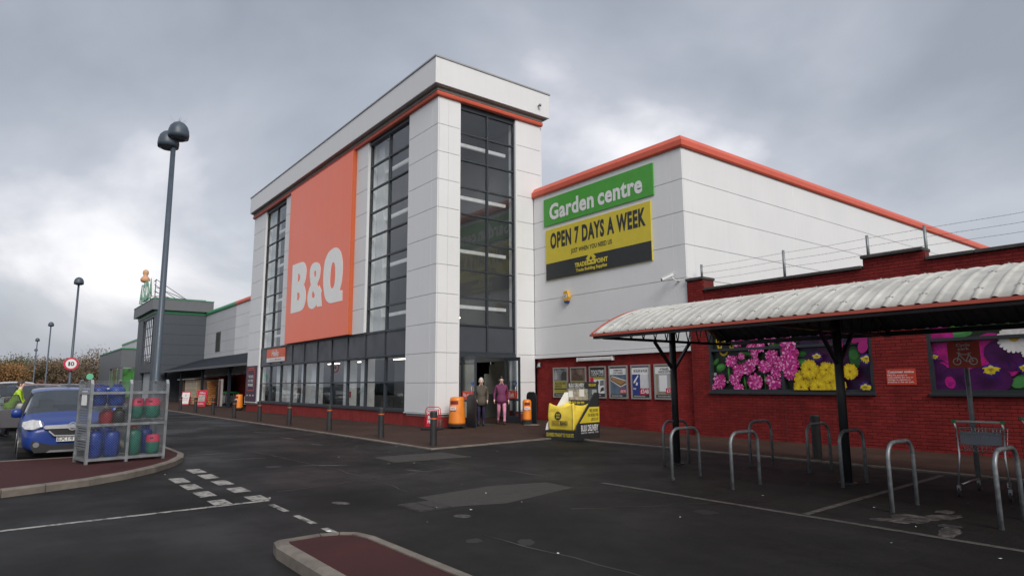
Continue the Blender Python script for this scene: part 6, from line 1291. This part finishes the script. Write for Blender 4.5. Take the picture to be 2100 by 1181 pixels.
# ------------------------------------------------------------------ people
SKIN = mat('skin', (.70, .46, .38), .55, var=.04)
def person(label, loc, rot, H, joints, cloth, hair, shoes, coat_hem=None, hair_long=False, group=None):
    """body grown as one skin surface over a posed skeleton (local: faces -Y, x to its left)"""
    t = thing('person', label, 'person', loc, rot, group); s = H/1.70
    J = joints; names = list(J); idx = {n: i for i, n in enumerate(names)}
    E = [('pelvis','waist'),('waist','chest'),('chest','neck'),('neck','head0'),('head0','head1'),('head1','crown')]
    for q in 'LR':
        E += [('chest','sh'+q),('sh'+q,'el'+q),('el'+q,'wr'+q),('wr'+q,'pa'+q),('pelvis','hip'+q),('hip'+q,'kn'+q),('kn'+q,'an'+q),('an'+q,'he'+q),('an'+q,'to'+q)]
        for f in range(5): E += [('pa'+q,'f%d%s' % (f, q)), ('f%d%s' % (f, q),'g%d%s' % (f, q))]
    me = bpy.data.meshes.new('skeleton'); me.from_pydata([Vector(J[n][0])*s for n in names], [(idx[a], idx[b_]) for a, b_ in E], [])
    o = bpy.data.objects.new('body', me); COL.objects.link(o)
    sk = o.modifiers.new('skin', 'SKIN'); sk.use_smooth_shade = True
    for n in names:
        r = J[n][1]; v = me.skin_vertices[0].data[idx[n]]; v.radius = (r[0]*s, r[1]*s) if isinstance(r, tuple) else (r*s, r*s)
    me.skin_vertices[0].data[idx['pelvis']].use_root = True
    su = o.modifiers.new('sub', 'SUBSURF'); su.levels = 1; su.render_levels = 1
    dg = bpy.context.evaluated_depsgraph_get(); dg.update(); m2 = bpy.data.meshes.new_from_object(o.evaluated_get(dg))
    o.modifiers.clear(); o.data = m2; o.parent = t; bpy.data.meshes.remove(me)
    mats = [SKIN, cloth[0], cloth[1], shoes]; m2.materials.clear()
    for m in mats: m2.materials.append(m)
    segs = [(Vector(J[a][0])*s, Vector(J[b_][0])*s, a, b_) for a, b_ in E]
    def reg(a, b_):
        if b_.startswith(('head', 'crown')) or a.startswith('head'): return 0
        if b_[:2] in ('pa',) or a[:2] == 'pa' or a[0] in 'fg' and a[1].isdigit(): return 0
        if b_[:2] in ('he', 'to') : return 3
        if b_[:2] in ('kn', 'an'): return 2
        return 1
    for p in m2.polygons:
        c = p.center; best = min(segs, key=lambda g: ((g[0]+(g[1]-g[0])*max(0, min(1, (c-g[0]).dot(g[1]-g[0])/max(1e-9, (g[1]-g[0]).length_squared))))-c).length)
        p.material_index = reg(best[2], best[3]); p.use_smooth = True
    hd = (Vector(J['head0'][0])+Vector(J['crown'][0]))*.5*s
    # hair
    b = MB(); hc = hd+Vector((0, .012, .03))*s
    prof = [(-1.0 if hair_long else -.55, .80), (-.3, .98), (0, 1.04), (.35, .98), (.65, .78), (.88, .46), (1, .1)]
    n = 16; vs = []
    for zz, rr in prof:
        for k in range(n):
            a = 2*PI*k/n; front = max(0, -math.sin(a)); cut = 1-(.42*front if zz < .25 else .06*front)
            vs.append((hc.x+.086*s*rr*math.cos(a)*cut, hc.y+.105*s*rr*math.sin(a)*cut, hc.z+.125*s*zz))
    b.add(vs, [(i*n+k, i*n+(k+1) % n, (i+1)*n+(k+1) % n, (i+1)*n+k) for i in range(len(prof)-1) for k in range(n)]+[tuple(range((len(prof)-1)*n, len(prof)*n))])
    part('hair', b, hair, t, world=False, smooth=True)
    b = MB()
    for x in (-.034, .034): b.lathe([(.0, -.009), (.012, 0), (0, .009)], 8, (hd.x+x*s, hd.y-.092*s, hd.z+.005*s))
    b.box(hd.x-.024*s, hd.x+.024*s, hd.y-.093*s, hd.y-.082*s, hd.z-.066*s, hd.z-.060*s)
    part('facial_features', b, mat('face_dark', (.30, .15, .13), .5), t, world=False)
    b = MB(); b.prism([(-.014,-.03),(.014,-.03),(.008,.02),(-.008,.02)], (hd.x, hd.y-.086*s, hd.z-.012*s), XA, ZA, .022*s); 
    for x in (-.083, .083): b.lathe([(.004,-.03),(.016,-.015),(.018,.012),(.006,.03)], 8, (hd.x+x*s, hd.y+.012*s, hd.z-.0*s), 0, .6, 1.2)
    part('nose_and_ears', b, SKIN, t, world=False, smooth=True)
    if coat_hem:
        z0, z1, rx, ry = coat_hem; b = MB(); px_, py_ = J['pelvis'][0][0]*s, J['pelvis'][0][1]*s; prof = [(1.10, z0), (1.06, (z0+z1)/2), (1.0, z1), (.9, z1+.06)]; n = 20; vs = []
        for sc_, zz in prof: vs += [(px_+rx*s*sc_*math.cos(2*PI*k/n), py_+ry*s*sc_*math.sin(2*PI*k/n), zz*s+.006*math.sin(5*2*PI*k/n)) for k in range(n)]
        b.add(vs, [(i*n+k, i*n+(k+1) % n, (i+1)*n+(k+1) % n, (i+1)*n+k) for i in range(3) for k in range(n)]+[tuple(range(n))[::-1]]); part('coat_skirt', b, cloth[0], t, world=False, smooth=True)
    return t
def fingers(J, q, p, d, side):
    p, d = Vector(p), Vector(d).normalized(); sd = Vector((0, 1, 0)); J['pa'+q] = (tuple(p), (.034, .02))
    for f, (off, ln) in enumerate(((-.042, .045), (-.027, .075), (-.009, .085), (.009, .08), (.026, .062))):
        base = p+sd*off+d*(.02 if f == 0 else .04); J['f%d%s' % (f, q)] = (tuple(base+d*ln*.45+(sd*-.02 if f == 0 else Vector((0,0,0)))), .0095); J['g%d%s' % (f, q)] = (tuple(base+d*ln+Vector((side*-.012, 0, 0))+(sd*-.025 if f == 0 else Vector((0,0,0)))), .0075)
def skeleton(kL, aL, tL, kR, aR, tR, eL, wL, eR, wR, bulk=1.0, lean=0.):
    J = dict(pelvis=((0, 0, .93), (.155*bulk, .115*bulk)), waist=((0, -lean*.5, 1.10), (.145*bulk, .11*bulk)), chest=((0, -lean, 1.34), (.165*bulk, .115*bulk)), neck=((0, -lean-.005, 1.475), .052), head0=((0, -lean-.02, 1.545), (.062, .07)), head1=((0, -lean-.03, 1.615), (.078, .095)), crown=((0, -lean-.02, 1.675), (.06, .072)))
    for q, sx in (('L', 1), ('R', -1)):
        k, a, to, el_, wr = (kL, aL, tL, eL, wL) if q == 'L' else (kR, aR, tR, eR, wR)
        J['sh'+q] = ((sx*.175*bulk, -lean+.01, 1.385), .068*bulk); J['el'+q] = (el_, .052*bulk); J['wr'+q] = (wr, .034)
        d = Vector(wr)-Vector(el_); d.normalize(); fingers(J, q, Vector(wr)+d*.055, d+Vector((0, -.15, 0)), sx)
        J['hip'+q] = ((sx*.095, 0, .88), .100*bulk); J['kn'+q] = (k, .066); J['an'+q] = (a, .046); J['he'+q] = ((a[0], a[1]+.05, a[2]-.045), .038); J['to'+q] = (to, (.04, .03))
    return J
walk = skeleton((.10,-.13,.50),(.10,-.10,.085),(.11,-.27,.035), (-.10,.02,.50),(-.11,.26,.15),(-.12,.17,.035), (.25,.08,1.12),(.26,.0,.88), (-.26,.05,1.12),(-.27,-.09,.90), 1.0)
stroll = skeleton((.09,-.03,.50),(.09,.05,.085),(.10,-.11,.035), (-.09,-.06,.50),(-.09,-.02,.085),(-.10,-.18,.035), (.25,.05,1.12),(.22,-.12,.92), (-.25,.05,1.12),(-.20,-.16,.95), 1.06)
PURC = mat('purple_coat', (.14, .024, .08), .75, var=.2, vscale=7, bump=.3, bscale=25); PINK = mat('pink_trousers', (.62, .24, .36), .75, var=.15, vscale=8, bump=.3, bscale=25); OLV = mat('olive_coat', (.085, .07, .052), .8, var=.25, vscale=8, bump=.3, bscale=25); INDI = mat('indigo_trousers', (.022, .014, .05), .8, var=.2, vscale=8)
W1, W2 = (-18.55, 13.86), (-18.72, 13.10)
person('woman in a purple coat and pink trousers striding out of the entrance', (W1[0], W1[1], zg(*W1)+.03), math.radians(58), 1.63, walk, (PURC, PINK), mat('dark_hair', (.018,.012,.010), .5), mat('brown_shoes', (.05,.02,.018), .5), (.78, 1.0, .185, .150), True)
person('white haired woman in an olive coat walking out of the entrance', (W2[0], W2[1], zg(*W2)+.03), math.radians(62), 1.60, stroll, (OLV, INDI), mat('white_hair', (.55,.53,.49), .6), mat('black_shoes', (.02,.02,.022), .5), (.74, 1.0, .185, .150))
lean_ = skeleton((.10,-.10,.50),(.10,.02,.085),(.10,-.14,.035), (-.10,-.05,.50),(-.10,.10,.085),(-.10,-.06,.035), (.24,-.30,1.10),(.20,-.52,1.02), (-.24,-.30,1.10),(-.16,-.50,1.0), 1.12, .24)
person('man in a yellow high visibility jacket beside the open car door', (-26.8, .10, 0), math.radians(172), 1.76, lean_, (mat('hi_vis', (.36, .56, .02), .6, var=.1), mat('navy_trousers', (.02,.022,.035), .8)), mat('brown_hair', (.06,.035,.022), .6), MATS['black_shoes'], (.86, 1.0, .19, .15))
# ------------------------------------------------------------------ autumn trees beyond the car park
def leafmat(name, c): return mat(name, c, .8, var=.2, vscale=.4, island=.10)
LM = [leafmat('leaf_olive', (.125,.105,.055)), leafmat('leaf_brown', (.145,.10,.058)), leafmat('leaf_rust', (.17,.085,.052)), leafmat('leaf_green', (.10,.11,.055)), leafmat('leaf_amber', (.26,.14,.05))]
BARK = mat('bark', (.045, .038, .032), .9, var=.3, vscale=4)
def tree(x, y, H, Rr, m, lab, seed, dens=900, base=.15):
    rt = random.Random(seed); t = thing('autumn_tree', lab, 'tree', (x, y, 0), 0, 'autumn trees beyond the car park')
    b = MB(); b.tube([(0,0,-.2), (.1*Rr*.3, 0, H*.3), (rt.uniform(-.2,.2), rt.uniform(-.2,.2), H*.62), (rt.uniform(-.4,.4), 0, H*.95)], [H*.028, H*.02, H*.012, H*.003], 8)
    tips = []
    for k in range(16):
        a = rt.uniform(0, 6.28); z0 = H*rt.uniform(.18, .6); r = Rr*rt.uniform(.55, 1.0)*.9; z1 = min(H*.97, z0+H*rt.uniform(.12, .4)); p1 = Vector((r*math.cos(a), r*math.sin(a), z1)); b.tube([(0,0,z0), (p1.x*.5, p1.y*.5, z0+(z1-z0)*.6), p1], [H*.009, H*.005, H*.0015], 5); tips.append(p1)
    part('trunk', b, BARK, t, world=False, smooth=True)
    b = MB(); cl = [p for p in tips]+[Vector((rt.uniform(-.75,.75)*Rr, rt.uniform(-.75,.75)*Rr, H*rt.uniform(base, .98))) for _ in range(26)]
    for p in cl:
        f = max(.25, 1-abs(p.z/H-.45)*1.1); p.x *= f**.5; p.y *= f**.5
    for k in range(dens):
        c = rt.choice(cl); q = c+Vector((rt.gauss(0, .22*Rr), rt.gauss(0, .22*Rr), rt.gauss(0, .085*H))); 
        if q.z < .1: q.z = .1
        s_ = rt.uniform(.08, .22); u = Vector((rt.gauss(0,1), rt.gauss(0,1), rt.gauss(0,1))).normalized(); v = u.cross(Vector((rt.gauss(0,1), rt.gauss(0,1), rt.gauss(0,1)))).normalized()
        b.add([q-u*s_, q+v*s_*.55, q+u*s_, q-v*s_*.55], [(0,1,2,3)])
    part('crown', b, m, t, world=False)
TL = [(-150,-14.5,8.0,5,0,'leftmost olive tree at the left edge of the picture'),(-143,-8.8,8.2,4.6,1,'brown tree just right of the leftmost tree'),(-150,-4.6,9.3,4.8,0,'tall olive tree left of the fourth lamp post'),(-140,-.8,7.4,4,4,'short amber tree between the two far lamp posts'),(-152,2.2,9.8,5,3,'tall green tree right of the third lamp post'),(-146,6.2,9.2,4.6,1,'brown tree behind the 10 sign'),(-156,10.2,9.6,5,0,'olive tree between the 10 sign and the supermarket'),(-150,13.4,11.5,4.2,1,'tall bare brown tree beside the supermarket block'),(-170,-20,8.5,5.5,2,'rust tree at the far left behind the others'),(-175,-9,9.5,5.5,2,'rust tree in the second row left of centre'),(-178,.5,10,5.5,1,'brown tree in the second row right of centre'),(-176,8,10,5.5,2,'rust tree in the second row nearest the supermarket')]
for i, (x, y, H, r, m, lab) in enumerate(TL): tree(x, y, H*.70, r*1.05, LM[m], lab, 40+i, 6500, .02)
b = MB(); rt = random.Random(9)
for k in range(5200):
    x, y = rt.uniform(-136, -132), rt.uniform(-26, 16); z = abs(rt.gauss(0, 1.0)); s_ = rt.uniform(.1, .28); u = Vector((rt.gauss(0,1), rt.gauss(0,1), rt.gauss(0,1))).normalized(); v = u.cross(Vector((rt.gauss(0,1), rt.gauss(0,1), rt.gauss(0,1)))).normalized(); q = Vector((x, y, min(z, 2.6)))
    b.add([q-u*s_, q+v*s_*.6, q+u*s_, q-v*s_*.6], [(0,1,2,3)])
o = solo('hedge', 'low rust red hedge along the far side of the car park', 'hedge', b, leafmat('hedge_rust', (.16,.075,.048)), (-134, -5, 0)); o['kind'] = 'stuff'
